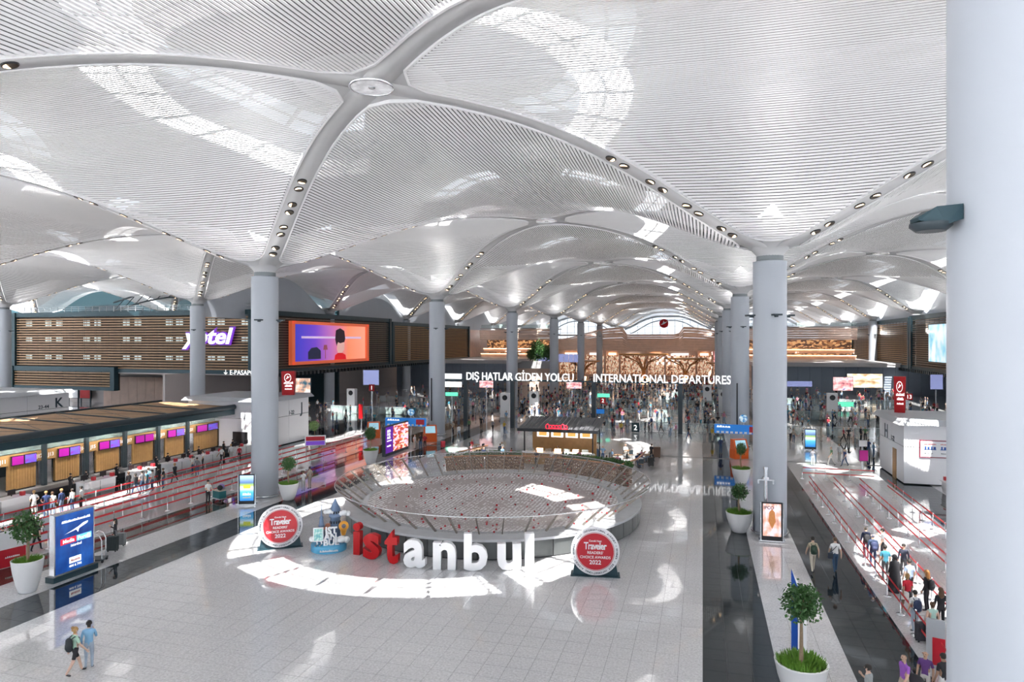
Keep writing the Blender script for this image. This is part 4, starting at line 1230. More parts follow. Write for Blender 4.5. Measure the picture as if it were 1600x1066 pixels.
DESKS = [(22, 808, 4.2, 'white check-in desk at the left picture edge in sunlight'), (166, 770, 2.9, 'white check-in desk behind the belts left of the waiting group'), (225, 752, 2.4, 'white check-in desk hidden behind the dark waiting group'), (279, 737, 3.2, 'white check-in desk right of the dark waiting group'), (328, 725, 2.9, 'curved white check-in desk before the last oak panel'), (383, 712, 2.9, 'white check-in desk next to the left round column')]
for u, v, L, lab in DESKS:
    p = P(u, v); p.x = -46.4 - (.4 if u < 50 else 0)
    desk(p, L, lab)
bag = tag(MB().box((-49.6, 44, .22), (1.3, 38, .44)).build('baggage_belt', mat('belt_black', (.03, .03, .035), .5, noise=.2)), 'long low black baggage belt behind the check-in desks', 'conveyor')
# ---------------------------------------------------------------- white island end blocks
M_blk = mat('white_block', (0.80, 0.80, 0.83), 0.25, noise=0.02, scale=0.3)
def block(x0, x1, y0, y1, h, lab, letter, nums, roofup, side):
    t = tag(empty('island_block', ((x0 + x1) / 2, (y0 + y1) / 2, 0)), lab, 'block')
    w, l = x1 - x0, y1 - y0
    for k, (za, zb) in enumerate(((.1, h * .63), (h * .63 + .05, h))):
        for q in range(2):
            MB().box((0, -l / 4 + q * l / 2, (za + zb) / 2), (w, l / 2 - .04, zb - za)).build('wall_panel', M_blk, t)
    MB().box((0, 0, h / 2), (w - .12, l - .12, h - .1)).build('core', M_dark, t)
    MB().add([(-w / 2 - .5, -l / 2 - .6, h + .05), (w / 2 + .5, -l / 2 - .6, h + .05), (w / 2 + .5, l / 2 + .5, h + .05), (-w / 2 - .5, l / 2 + .5, h + .05),
              (-w / 2 - .2, -l / 2 - .2, h + .5), (w / 2 + .2, -l / 2 - .2, h + .5), (w / 2 + .2, l / 2 + .2, h + .5), (-w / 2 - .2, l / 2 + .2, h + .5)],
             [(0, 3, 2, 1), (4, 5, 6, 7), (0, 1, 5, 4), (1, 2, 6, 5), (2, 3, 7, 6), (3, 0, 4, 7)]).build('roof', M_grey, t)
    xs = side * (w / 2 + .02)
    rz = PI / 2 * side
    lettering(letter, 1.75, M_prtk, t, (xs, side * 0 + l / 2 - 1.5 if side > 0 else l / 2 - 2.4, h - 1.75), rz, .03, .01)
    lettering(nums, .62, M_prtk, t, (xs, l / 2 - 3.6 if side > 0 else l / 2 - 4.6, h - 1.75), rz, .012, .01)
    return t
bj = block(-57, -46.5, 64.2, 72.4, 5.15, 'white island block marked J behind the left round column', 'J', '1-22', 1, 1)
bk = block(-94, -80.7, 58, 69.5, 5.15, 'white island block marked K at the far left', 'K', '23-44', 1, 1)
bh = block(16.2, 34, 63, 71, 4.95, 'white island block marked H at the right edge', 'H', '1-22', 1, -1)
struct_door = MB().box((-16.2 + 7.3, 0, 0), (0.01, 0.01, 0.01))
MB().box((-8.92, -1.2, 1.3), (.06, 1.1, 2.6)).build('door', M_wood, bh)
MB().box((-8.0 + 1.6, -4.06, 3.05), (2.6, .06, 1.3)).build('notice_board', M_blk, bh)
for dx in (-.6, .6): marks(.9, .32, mat('print_blue', (.03, .1, .4), .4, noise=.05), bh, (-6.4 + dx, -4.10, 2.98), 4, 21); marks(.9, .08, M_awred, bh, (-6.4 + dx, -4.10, 3.42), 9, 22); marks(.6, .07, M_prtk, bh, (-6.5 + dx, -4.10, 2.66), 8, 23)
MB().box((-6.4, -4.05, 3.05), (2.75, .05, 1.45)).build('notice_frame', mat('notice_frame', (.25, .02, .05), .4, noise=.05), bh)
MB().box((4.3 - 9, -4.06, 1.4), (.5, .1, 1.6)).build('red_notice', M_awred, bh)
MB().box((-3.7 - 49.25 + 51.75 + 3, -4.15, .9), (1.9, .1, 1.8)).build('dark_niche', M_black, bj)
# red airline pylons on the block roofs
def pylon(p, rz, h, lab, w=1.0):
    t = tag(empty('airline_pylon', p, rz), lab, 'pylon'); t.scale = (w, 1, 1)
    MB().add([(-.85, -.35, 0), (.85, -.35, 0), (.85, .35, 0), (-.85, .35, 0), (-.95, -.4, h), (.95, -.4, h), (.95, .4, h), (-.95, .4, h)], [(0, 3, 2, 1), (4, 5, 6, 7), (0, 1, 5, 4), (1, 2, 6, 5), (2, 3, 7, 6), (3, 0, 4, 7)]).build('body', M_red, t)
    Mx = Matrix.Translation((0, -.42, h * .72)) @ Matrix.Rotation(PI / 2, 4, 'X')
    MB().lathe([(.42, .02), (.5, .02)], 28, 0, (0, 0, 0), Mx, True, False).add([(-.3, -.41, h * .66), (.05, -.41, h * .71), (.36, -.41, h * .79), (.05, -.41, h * .76), (-.06, -.41, h * .82), (-.1, -.41, h * .74)], [(0, 1, 5), (1, 2, 3), (1, 3, 5), (3, 4, 5)]).build('bird_emblem', M_lettw, t)
    for k, (ww, hh) in enumerate(((1.35, .26), (1.05, .26), (1.05, .16))): marks(ww, hh, M_lettw, t, (.1, -.42, h * (.47 - .12 * k)), 8 - k, 31 + k)
pylon(Vector((PY(451, 69.0), 69.0, 5.65)), .35, 2.8, 'red airline pylon on the roof of the J block', .8)
pylon(Vector((PY(1406, 69.0), 69.0, 5.45)), -.3, 3.3, 'red airline pylon on the roof of the H block', .5)
# desks of the H island
for (u, v, L, lab) in ((1452, 775, 3.0, 'white check-in desk beside the H block'), (1476, 800, 3.0, 'white check-in desk cut by the right foreground column')):
    p = P(u, v); p.x = max(p.x, 18.6); desk(p, L, lab, -1)

# ---------------------------------------------------------------- belt queues
ORD = 'first second third fourth fifth sixth seventh eighth ninth tenth eleventh twelfth thirteenth fourteenth fifteenth sixteenth seventeenth eighteenth nineteenth twentieth'.split()
def st_proto(gap):
    e = empty('stanchion')
    MB().lathe([(.19, 0), (.19, .02), (.05, .05), (.03, .06), (.03, .99), (.04, 1.0), (.04, 1.06), (.001, 1.07)], 12).build('pole', M_chrome, e)
    for z in (.97, .52):
        MB().box((0, gap / 2, z), (.012, gap, .10)).build('belt', M_belt, e)
    return e
def queue(xs, y0, y1, gap, side, rows):
    proto = st_proto(gap)
    first = True
    n = int((y1 - y0) / gap)
    for x, nm in zip(xs, rows):
        for k in range(n):
            s = proto if first else copy_tree(proto)
            first = False
            s.location = (x, y0 + k * gap, 0)
            tag(s, 'red-belted stanchion, %s row of the %s queue, %s from the near end' % (nm, side, ORD[k]), 'stanchion', '%s row of the %s belt queue' % (nm, side))
queue((-36.4, -38.0, -39.6, -41.2, -42.8), 21.0, 61.5, 2.25, 'left check-in', ('outermost', 'second', 'third', 'fourth', 'innermost'))
queue((8.35, 10.2, 12.1, 14.1), 22.0, 61.5, 2.2, 'right check-in', ('outermost', 'second', 'third', 'innermost'))
e = empty('stanchion')
MB().lathe([(.19, 0), (.19, .02), (.05, .05), (.03, .06), (.03, .99), (.04, 1.0), (.04, 1.06), (.001, 1.07)], 12).build('pole', M_chrome, e)
for z in (.97, .52): MB().box((.95, 0, z), (1.9, .012, .075)).build('belt', M_belt, e)
prev = None
for k, (x, y) in enumerate(((8.35, 63.2), (10.2, 63.2), (12.1, 63.2), (12.4, 38.0), (14.3, 38.0))):
    s = e if k == 0 else copy_tree(e)
    s.location = (x, y, 0)
    tag(s, '%s steel stanchion from the left closing the far end of the right queue' % ORD[k] if k < 3 else '%s steel stanchion with red belts crossing the right queue by the foreground column' % ('left' if k == 3 else 'right'), 'stanchion', 'far end of the right queue' if k < 3 else 'crossing belts of the right queue')
# small belt pen beside the J block
e = empty('stanchion')
MB().lathe([(.19, 0), (.19, .02), (.05, .05), (.03, .06), (.03, .99), (.04, 1.0), (.04, 1.06), (.001, 1.07)], 12).build('pole', M_chrome, e)
for z in (.97, .52): MB().box((0, 1.1, z), (.012, 2.2, .075)).build('belt', M_belt, e)
for k in range(8):
    s = e if k == 0 else copy_tree(e)
    s.location = (-37.0 - 1.7 * (k // 4), 62.5 + 2.2 * (k % 4), 0)
    tag(s, 'stanchion in the %s row of the pen beside the J block, %s from near end' % ('right' if k < 4 else 'left', ORD[k % 4]), 'stanchion', 'short belt pen by the J block')
p = P(478, 722); t = tag(empty('info_screen', p, .5), 'small lit information screen on a post beside the J block', 'screen')
MB().cyl((0, 0, 0), .06, 2.6, 10).build('post', M_chrome, t)
MB().box((.9, 0, 2.1), (2.0, .12, 1.0)).build('board', M_prtw, t)
MB().box((.9, -.07, 2.3), (1.8, .02, .4)).build('red_band', M_awred, t)
MB().box((.9, -.07, 1.85), (1.8, .02, .4)).build('purple_band', mat('purple_band', (.15, .05, .4), .4, noise=.05, emit=.3), t)

# ---------------------------------------------------------------- overhead letters of the departures gate
YG = 89.5
gt = tag(empty('departures_gantry', (-16, YG, 0)), 'dark gantry carrying lit white letters DIŞ HATLAR GİDEN YOLCU INTERNATIONAL DEPARTURES', 'gantry')
for u in (728, 801, 928, 1063):
    MB().box((PY(u, YG) + 16, 0, 3.3), (.55, .55, 6.6)).build('post', M_dark, gt)
MB().box(((PY(690, YG) + PY(1066, YG)) / 2 + 16, 0, 6.55), (PY(1066, YG) - PY(690, YG), .35, .22)).build('beam', M_teal, gt)
for s, u0, u1 in (('DIŞ HATLAR GİDEN YOLCU', 730, 897), ('INTERNATIONAL DEPARTURES', 928, 1142)):
    me = text_mesh(s, 1.0, .08, .010).copy()
    xs = [v.co.x for v in me.vertices]
    xa, xb = PY(u0, YG), PY(u1, YG)
    f = (xb - xa) / (max(xs) - min(xs))
    for v in me.vertices: v.co = ((v.co.x - min(xs)) * f, v.co.y, v.co.z * 1.52)
    me.materials.clear(); me.materials.append(M_lettw)
    link('lettering', me, gt, (xa + 16, -.3, 6.55))
MB().box((PY(707, YG) + 16, -.2, 7.0), (2.9, .15, .75)).box((PY(707, YG) + 16, -.2, 5.85), (2.9, .15, .75)).build('info_panel', M_lettw, gt)
# hotel letters and passport letters on the slatted wall
hs = tag(empty('hotel_letters', (PY(325, YL - .6), YL - .6, 11.2)), 'white lit hotel letters with purple edge on the slatted wall behind a column', 'sign')
M_purp = mat('purple_letter', (.10, .01, .30), .4, noise=.05, emit=.6)
me0 = text_mesh('yotel', 1.0, .0, .05, shear=.25)
w0 = max(v.co.x for v in me0.vertices) - min(v.co.x for v in me0.vertices)
f = (PY(366, YL - .6) - PY(284, YL - .6)) / w0
for off, ex, y, m, nm in ((.075, .05, 0, M_purp, 'purple_edge'), (.02, .05, -.3, M_lettw, 'white_face')):
    o = lettering('yotel', 1.0, m, hs, (0, y, .4), 0, off, ex, name=nm, shear=.25)
    o.scale = (f, 1.5, f * .82)
for x in (-4.2, -2, 0.5, 2.4, 4.4): MB().box((x, .3, 1.3), (.1, .7, .1)).build('mount', M_dark, hs)
pz = tag(empty('passport_letters', (PY(349, YL - .5), YL - .5, 6.55)), 'white letters E-PASAPORT with an arrow on the dark beam of the slatted wall', 'sign')
lettering('↓ E-PASAPORT', 1.05, M_lettw, pz, (0, 0, .1), 0, .0, .03, 'LEFT')
# big framed screens on the side walls
ya, yb = PX(454, XL + .5), PX(574, XL + .5)
fs = tag(empty('framed_screen', (XL + .5, (ya + yb) / 2, 7.9)), 'huge orange-framed screen with a purple and orange room scene on the left slatted wall', 'screen')
W, H = yb - ya, 7.55
M_orf = mat('orange_frame', (.80, .13, .05), .35, noise=.04, emit=.15, ecol=(1, .2, .08))
for (y, z, sy, sz) in ((0, .25, W, .55), (0, H - .25, W, .55), (-W / 2 + .4, H / 2, .9, H), (W / 2 - .4, H / 2, .9, H)):
    MB().box((0, y, z), (.7, sy, sz)).build('frame', M_orf, fs)
M_room = ramp_mat('room_gradient', [(0.0, (.01, .03, .40)), (.28, (.12, .04, .42)), (.5, (.40, .12, .34)), (.72, (.70, .20, .10)), (1.0, (.75, .30, .20))], 'GRADIENT', 1, 1.1, rot=(0, 0, -PI / 2), vec=(1, 1, 1))
MB().box((-.1, 0, H / 2), (.1, W - 1, H - .8)).build('display', M_room, fs)
scr = lambda pts, m, nm, x=.0: MB().add([(x, (a - .5) * (W - 1.2), .5 + b * (H - 1)) for a, b in pts], [tuple(range(len(pts)))]).build(nm, m, fs)
scr([(.1, .62), (.92, .62), (.92, .68), (.1, .68)], mat('cornice_lilac', (.8, .6, .9), .5, noise=.03, emit=.25), 'cornice')
scr([(.18, .05), (.34, .05), (.34, .28), (.29, .38), (.22, .36), (.18, .25)], mat('armchair_dark', (.03, .04, .10), .5, noise=.2, emit=.1), 'armchair_print')
scr([(.395, .05), (.405, .05), (.405, .3), (.43, .3), (.42, .44), (.38, .44), (.37, .3), (.395, .3)], mat('lamp_brown', (.30, .08, .12), .5, noise=.1, emit=.3), 'lamp_print')
scr([(.52, .0), (.69, .0), (.68, .14), (.63, .2), (.57, .2), (.53, .14)], mat('shirt_red', (.8, .01, .02), .5, noise=.05, emit=.25), 'shirt_print', .01)
scr([(.57, .2), (.63, .2), (.66, .3), (.665, .5), (.6, .56), (.56, .5), (.555, .3)], mat('face_print', (.95, .55, .5), .5, noise=.04, emit=.25), 'face_print', .02)
scr([(.55, .4), (.57, .52), (.6, .48), (.66, .52), (.675, .62), (.66, .85), (.6, .93), (.54, .86), (.53, .6)], mat('hair_print', (.035, .015, .03), .5, noise=.2, emit=.1), 'hair_print', .03)
ya, yb = PX(1453, XR - .5), PX(1500, XR - .5)
fs2 = tag(empty('wall_screen', (XR - .5, (ya + yb) / 2, 8.0)), 'pale blue lit screen on the right slatted wall beside the foreground column', 'screen')
MB().box((0, 0, 3.6), (.5, abs(yb - ya), 7.2)).build('casing', M_dark, fs2)
MB().box((-.27, 0, 3.6), (.04, abs(yb - ya) - .4, 6.9)).build('display', ramp_mat('blue_room', [(.3, (.05, .45, .62)), (.5, (.55, .78, .88)), (.7, (.85, .86, .92))], 'NOISE', 2.0, .9, vec=(1, 3, 1)), fs2)

# ---------------------------------------------------------------- cafe island behind the balustrade
cf = tag(empty('cafe_kiosk', (-13.6, 66.5, 0)), 'small cafe kiosk with dark slatted roof and lit menu boards', 'kiosk')
M_croof = mat('cafe_roof', (.10, .10, .11), .45, .2, noise=.1)
rz_ = lambda y: 3.35 + .12 * (y + 2.6)
for k in range(16):
    x = -3.75 + 7.5 * k / 15
    MB().bar((x, -2.6, rz_(-2.6)), (x, 2.8, rz_(2.8)), .40, .08).build('roof_slat', M_croof, cf)
MB().box((0, -2.65, 3.28), (8.0, .14, .30)).build('roof_edge', M_black, cf)
for x in (-3.4, 3.4):
    for y in (-2.1, 2.3): MB().box((x, y, 1.65), (.12, .12, 3.3)).build('post', M_black, cf)
MB().box((0, .9, 1.35), (6.6, .2, 2.7)).build('back_wall', M_wood, cf)
MB().prism([(-3.6, -2.5), (-3.0, -2.9), (3.0, -2.9), (3.6, -2.5), (3.4, -1.7), (-3.4, -1.7)], 0, 1.05).build('counter', M_wood, cf)
MB().prism([(-3.7, -2.5), (-3.05, -3.0), (3.05, -3.0), (3.7, -2.5), (3.4, -1.65), (-3.4, -1.65)], 1.05, 1.12).build('counter_top', M_desk, cf)
for k in range(4):
    MB().box((-2.2 + k * 1.5, .75, 2.55), (1.25, .06, .75)).build('menu_board', M_lettw, cf)
    MB().box((-2.2 + k * 1.5, .70, 2.5), (.8, .03, .4)).build('menu_picture', mat('menu_food', (.8, .4, .1), .5, noise=.4, emit=.5), cf)
for k in range(7):
    MB().box((-2.7 + k * .9, -2.35, 1.3), (.6, .35, .36)).build('display_case', M_warmstrip if k % 2 else M_glass, cf)
rl = MB()
for k in range(7): rl.tube([(-.95 + k * .3 + .17 * math.cos(2 * PI * q / 10), -2.62, 3.66 + (.26 if k in (0, 5) else .15) * math.sin(2 * PI * q / 10)) for q in range(10)], .05, 6, 0, None, True)
rl.bar((-1.1, -2.62, 3.42), (1.1, -2.62, 3.42), .06).build('red_script', mat('red_lit', (.8, .02, .05), .4, noise=.03, emit=.8), cf)
# seating terrace with woven parapet, plants, tables
M_weave = dotted('woven_parapet', (.13, .065, .035), (.50, .34, .22), 8.0, .36)
M_rail = mat('copper_rail', (.55, .25, .12), .35, .5, noise=.1)
par = tag(empty('woven_parapet', (-14, 44.6, 0)), 'curved brown woven parapet with copper rail around the cafe seating', 'parapet')
for k in range(18):
    a0, a1 = R(55) + R(72) * k / 18, R(55) + R(72) * (k + 1) / 18
    if 8 <= k <= 9: continue
    m = arcpanel(12.2, 0, 12.9, 1.75, a0 + .004, a1 - .004, .15); m.build('woven_panel', M_weave, par)
MB().tube([(13.0 * math.cos(R(55) + R(72) * k / 30), 13.0 * math.sin(R(55) + R(72) * k / 30), 1.8) for k in range(31)], .07, 8).build('rail', M_rail, par)
MB().tube([(-7.4, 10.7, 1.8), (-7.8, 14, 1.7), (-6.6, 19, 1.6)], .07, 8).tube([(7.4, 10.7, 1.8), (8.6, 13.6, 1.9), (9.0, 17, 2.0)], .07, 8).build('side_rail', M_rail, par)
def hedge(seed, L):
    r_ = random.Random(seed); mb = MB()
    for k in range(700):
        c = Vector((r_.uniform(-L / 2, L / 2), r_.uniform(-.25, .25), r_.uniform(.0, .45)))
        t_ = Vector((r_.uniform(-1, 1), r_.uniform(-1, 1), r_.uniform(0, 1.5))).normalized(); s_ = t_.orthogonal().normalized()
        mb.add([c, c + t_ * .12 + s_ * .04, c + t_ * .26, c + t_ * .12 - s_ * .04], [(0, 1, 2, 3)])
    return mb.data('foliage', M_leaf)
HG = hedge(1, 4.2)
for k, (a, lab) in enumerate(((118, 'green hedge box at the left end of the cafe seating'), (104, 'green hedge box behind the woven parapet left of the cafe'), (74, 'green hedge box behind the woven parapet right of the cafe'), (60, 'green hedge box at the right end of the cafe seating'))):
    c = BC + Vector((13.9 * math.cos(R(a)), 13.9 * math.sin(R(a)), 0))
    t = tag(empty('hedge_box', c, R(a) - PI / 2), lab, 'planter')
    MB().box((0, 0, .75), (3.0, .5, 1.5)).build('trough', M_weave, t)
    h = link('foliage', HG, t, (0, 0, 1.5)); h.scale = (.8, 1, 1)
M_tab = mat('cafe_table_top', (.32, .18, .09), .4, noise=.15)
tproto = empty('cafe_table')
MB().lathe([(.01, .74), (.42, .74), (.42, .78), (.01, .78)], 18, 0, (0, 0, 0), None, False, False).build('table_top', M_tab, tproto)
MB().lathe([(.24, 0), (.24, .02), (.03, .04), (.03, .74)], 10).build('pedestal', M_black, tproto)
cproto = empty('cafe_chair')
MB().box((0, 0, .45), (.42, .42, .05)).build('seat', M_tab, cproto)
MB().box((0, .2, .72), (.42, .04, .45)).build('backrest', M_dark, cproto)
lg = MB().box((0, 0, .22), (.035, .035, .44)).data('leg', M_black)
for x in (-.18, .18):
    for y in (-.18, .18): link('leg', lg, cproto, (x, y, 0))
TPOS = [(-21.2, 63.6), (-19.0, 65.0), (-22.6, 66.2), (-20.4, 67.6), (-23.6, 69.0), (-8.2, 63.4), (-5.8, 64.6), (-8.0, 66.6), (-5.4, 67.6), (-7.4, 69.6)]
for k, (x, y) in enumerate(TPOS):
    t = tproto if k == 0 else copy_tree(tproto)
    t.location = (x, y, 0)
    sd = 'left' if x < -14 else 'right'
    tag(t, 'round wooden cafe table, %s cafe seating, %s one from the parapet' % (sd, ORD[k % 5]), 'table', 'cafe tables on the %s' % sd)
    for q in range(2):
        c = cproto if (k == 0 and q == 0) else copy_tree(cproto)
        a = k * 1.1 + q * PI
        c.location = (x + .68 * math.sin(a), y - .68 * math.cos(a), 0); c.rotation_euler = (0, 0, a + PI)
        tag(c, 'dark-backed cafe chair, %s side of the %s table in the %s cafe seating' % ('near' if q == 0 else 'far', ORD[k % 5], sd), 'chair', 'cafe chairs on the %s' % sd)

# ---------------------------------------------------------------- glass barriers, scanners and signs of the security zone
gp = MB().box((0, 0, .62), (2.1, .05, 1.1)).data('pane', M_gglass)
gr = MB().box((0, 0, 1.2), (2.16, .09, .06)).box((-1.06, 0, .6), (.06, .08, 1.2)).data('frame', M_grey)
def barrier(x0, x1, y, lab):
    t = tag(empty('glass_barrier', ((x0 + x1) / 2, y, 0)), lab, 'barrier')
    n = max(1, int((x1 - x0) / 2.2))
    for k in range(n):
        x = -(x1 - x0) / 2 + (k + .5) * (x1 - x0) / n
        link('pane', gp, t, (x, 0, 0)); link('frame', gr, t, (x, 0, 0))
barrier(-23.5, -12, 91.5, 'low green glass barrier behind the cafe roof below the hanging letters')
barrier(-9, 3, 91.0, 'low green glass barrier right of the middle gantry post')
barrier(-22, 2, 108, 'glass barrier across the queue, second row')
barrier(-26, 2, 126, 'glass barrier across the queue, third row')
barrier(-30, 3, 146, 'glass barrier across the queue, fourth row')
barrier(8.5, 30, 92, 'low green glass barrier behind the right island block')
barrier(9, 34, 112, 'glass barrier across the right queue, middle row')
barrier(10, 36, 136, 'glass barrier across the right queue, far row')
barrier(-60, -38, 100, 'glass barrier under the orange-framed screen, near row')
barrier(-62, -38, 120, 'glass barrier under the orange-framed screen, far row')
def sign(u, v, d, w, h, m, lab, txt=None, pole=True, rz=None, tm=None):
    """lit board on a post at depth d whose centre the photograph shows at u, v"""
    l = (u - 800) / FPX * d
    x, y, z = l * CT - d * ST, l * ST + d * CT, CAMH - (v - 533) / FPX * d
    t = tag(empty('lit_board', (x, y, 0), TH * .5 if rz is None else rz), lab, 'sign')
    MB().box((0, 0, z), (w, .16, h)).build('board', M_dark, t)
    MB().box((0, -.09, z), (w * .96, .02, h * .94)).build('face', m, t)
    if pole: MB().cyl((0, .16, 0), .07, z + h * .3, 8).build('post', M_chrome, t)
    if txt: lettering(txt, h * .8, tm or M_lettw, t, (0, -.11, z - h * .28), 0, .01, .004)
    return t
M_adp = ramp_mat('ad_two_women', [(.3, (.30, .05, .10)), (.45, (.85, .40, .40)), (.6, (.95, .78, .76)), (.75, (.10, .12, .45))], 'NOISE', 3.0, 1.0)
M_adb = ramp_mat('ad_beach', [(.35, (.55, .35, .15)), (.5, (.9, .75, .55)), (.6, (1, .97, .9))], 'NOISE', 3.5, 1.2)
M_adm = ramp_mat('ad_phone', [(.35, (.02, .10, .15)), (.5, (.75, .45, .30)), (.6, (.85, .8, .75))], 'NOISE', 2.2, .9)
M_fids = ramp_mat('flight_board', [(.45, (.01, .02, .14)), (.55, (.10, .16, .60)), (.75, (.55, .6, .9))], 'WAVE', 3.0, 1.0, vec=(1, 1, 6), rot=(0, PI / 2, 0))
M_green = mat('green_sign', (.10, .55, .35), .4, noise=.05, emit=.8)
sign(1317, 600, 142, 4.1, 3.0, M_adp, 'lit advert with two faces in pink before the right terrace wall')
sign(1351, 595, 147, 7.6, 3.2, M_adb, 'bright white advert with sandy scene on the right terrace wall', pole=True)
sign(1249, 600, 150, 5.6, 1.3, M_fids, 'blue flight board right of the big right column')
sign(1463, 597, 112, 2.0, 2.6, M_fids, 'dark blue flight board below the right slatted wall')
sign(1420, 620, 96, .95, .95, M_red, 'red number 13 sign beside the right airline pylon', '13')
sign(581, 606, 108, .95, 1.1, M_red, 'red number 1 sign on a tall post under the left slatted wall', '1')
sign(942, 626, 104, .85, 1.0, M_red, 'red number 2 sign beside the third gantry post', '2')
sign(943, 618, 105, 2.0, .62, M_green, 'green lit lane sign above the red number 2')
sign(580, 590, 116, 2.9, 2.7, M_fids, 'dark blue flight board under the left slatted wall')
sign(472, 605, 104, 2.9, 2.9, M_adm, 'lit advert with a hand beside the left airline pylon')
sign(760, 599, 112, 2.4, 1.5, M_adp, 'lit pink advert under the word HATLAR')
sign(897, 601, 118, 2.7, 1.5, M_adp, 'lit pink advert under the word YOLCU')
sign(706, 616, 100, 2.0, .6, M_green, 'pair of green lane displays right of the kiosk column')
sign(564, 643, 88, .55, 2.0, M_red, 'narrow red upright banner among the passengers left of the wayfinding board')
sign(938, 643, 98, 1.2, .7, M_wayblue, 'small blue lane sign low beside the third gantry post')
sign(993, 668, 88, 1.0, 1.2, M_teal, 'dark teal lane marker with number 2 by the glass barrier', '2', False, 0.0)
sign(1321, 632, 118, 2.9, .9, M_green, 'green lane display in the right queue')
sign(1348, 693, 62.5, .75, .6, M_prtw, 'small white monitor on a post by the H block')
t = sign(1349, 712, 61, .75, 1.0, mat('magenta_sign', (.40, .02, .22), .4, noise=.05, emit=.1), 'magenta notice on a stand left of the H block')
# flight boards hanging beside the far columns
fb = tag(empty('flight_boards', (PY(870, 178), 178, 0)), 'row of blue flight boards on the far mezzanine beside the slim columns', 'sign')
for k in range(9):
    MB().box((-5.2 + k * 1.3, 0, 7.4), (1.2, .2, 2.2)).build('board', M_fids, fb)
for x in (-5, 5): MB().box((x, .3, 4.2), (.2, .2, 8.4)).build('post', M_dark, fb)
# mezzanine planter with trees left of the flight boards
mz = tag(empty('mezzanine_planter', (PY(828, 176), 176, 0)), 'grey mezzanine trough left of the flight boards carrying small trees', 'planter')
MB().box((0, 0, 5.6), (15, 2.2, 2.0)).build('trough', M_terr, mz)
MB().box((0, .5, 2.3), (14, 1.0, 4.6)).build('support_wall', M_pinkwood, mz)
for k, (x, s) in enumerate(((-4.6, 2.6), (.2, 2.2), (2.2, 4.2), (4.8, 3.2))):
    f = link('foliage', CRW[k % 3], mz, (x, 0, 7.2 + s * .55)); f.scale = (s * .9, s * .6, s)
    MB().tube([(x, 0, 6.5), (x, 0, 7.2 + s * .5)], .12, 6).build('trunk', M_bark, mz)
# scanner arches
for k, (u, v) in enumerate(((835, 636), (790, 640), (1130, 633), (1105, 622), (550, 630), (1300, 640))):
    p = P(u, v + 12); t = tag(empty('gate_cabinet', p), ['white gate cabinet with a round dark lens by the fourth column', 'white gate cabinet with a round dark lens under the word HATLAR', 'white gate cabinet with dark lens left of the black-strip column', 'farther white gate cabinet with dark lens left of the black-strip column', 'white gate cabinet in the left passport area', 'white gate cabinet in the right queue'][k], 'cabinet')
    MB().box((0, 0, 1.9), (1.5, .9, 3.8)).build('body', M_white, t)
    MB().lathe([(.01, 0), (.42, 0)], 18, 0, (0, 0, 0), Matrix.Translation((0, -.47, 3.1)) @ Matrix.Rotation(PI / 2, 4, 'X'), True, False).build('lens', M_black, t)
# shop fronts under the hotel wall
for k, (u, w, m, lab) in enumerate(((115, 2.6, M_white, 'white lit shop panel under the slatted wall near the K block'), (134, 2.6, M_red, 'red lit shop panel under the slatted wall near the K block'), (335, 4.2, M_litwin, 'bright window picture under the passport letters, left one'), (364, 3.0, M_litwin, 'bright window picture under the passport letters, right one'))):
    y = 103.0; x = PY(u, y); t = tag(empty('shop_display', (x, y, 0)), lab, 'display')
    MB().box((0, 0, 2.6), (w, .3, 3.6)).build('frame', M_dark, t); MB().box((0, -.17, 2.6), (w * .92, .03, 3.4)).build('face', m, t)
    for s in (-1, 1): MB().box((s * w * .45, 0, .4), (.2, .2, .8)).build('leg', M_dark, t)
x = PY(215, 102.5); t = tag(empty('wood_partition', (x, 102.5, 0)), 'brown wooden partition under the slatted hotel wall', 'partition')
for k in range(8): MB().box((-7 + k * 2, 0, 2.6), (1.95, .2, 5.2)).build('panel', M_pinkwood, t)
# ---------------------------------------------------------------- people
def attr_mat(name, prop, rough=0.7, rnd=0.0):
    m = bpy.data.materials.new(name); m.use_nodes = True
    nt = m.node_tree; b = nt.nodes['Principled BSDF']
    a = nt.nodes.new('ShaderNodeAttribute'); a.attribute_type = 'OBJECT'; a.attribute_name = prop
    tc = nt.nodes.new('ShaderNodeTexCoord'); n = nt.nodes.new('ShaderNodeTexNoise'); n.inputs['Scale'].default_value = 6.0
    nt.links.new(tc.outputs['Object'], n.inputs['Vector'])
    mr = nt.nodes.new('ShaderNodeMapRange'); mr.inputs['To Min'].default_value = 0.8; mr.inputs['To Max'].default_value = 1.15
    nt.links.new(n.outputs['Fac'], mr.inputs['Value'])
    mx = nt.nodes.new('ShaderNodeVectorMath'); mx.operation = 'SCALE'
    nt.links.new(a.outputs['Color'], mx.inputs[0]); nt.links.new(mr.outputs[0], mx.inputs['Scale'])
    nt.links.new(mx.outputs[0], b.inputs['Base Color'])
    b.inputs['Roughness'].default_value = rough
    return m
PM = [attr_mat('skin_tone', 'skin_tone', 0.5), attr_mat('hair_tone', 'hair_tone', 0.6), attr_mat('top_cloth', 'top_tone', 0.8), attr_mat('leg_cloth', 'leg_tone', 0.8), mat('shoe', (0.04, 0.04, 0.045), 0.5, noise=0.2), mat('eye_dark', (0.02, 0.015, 0.012), 0.2, noise=0.05)]

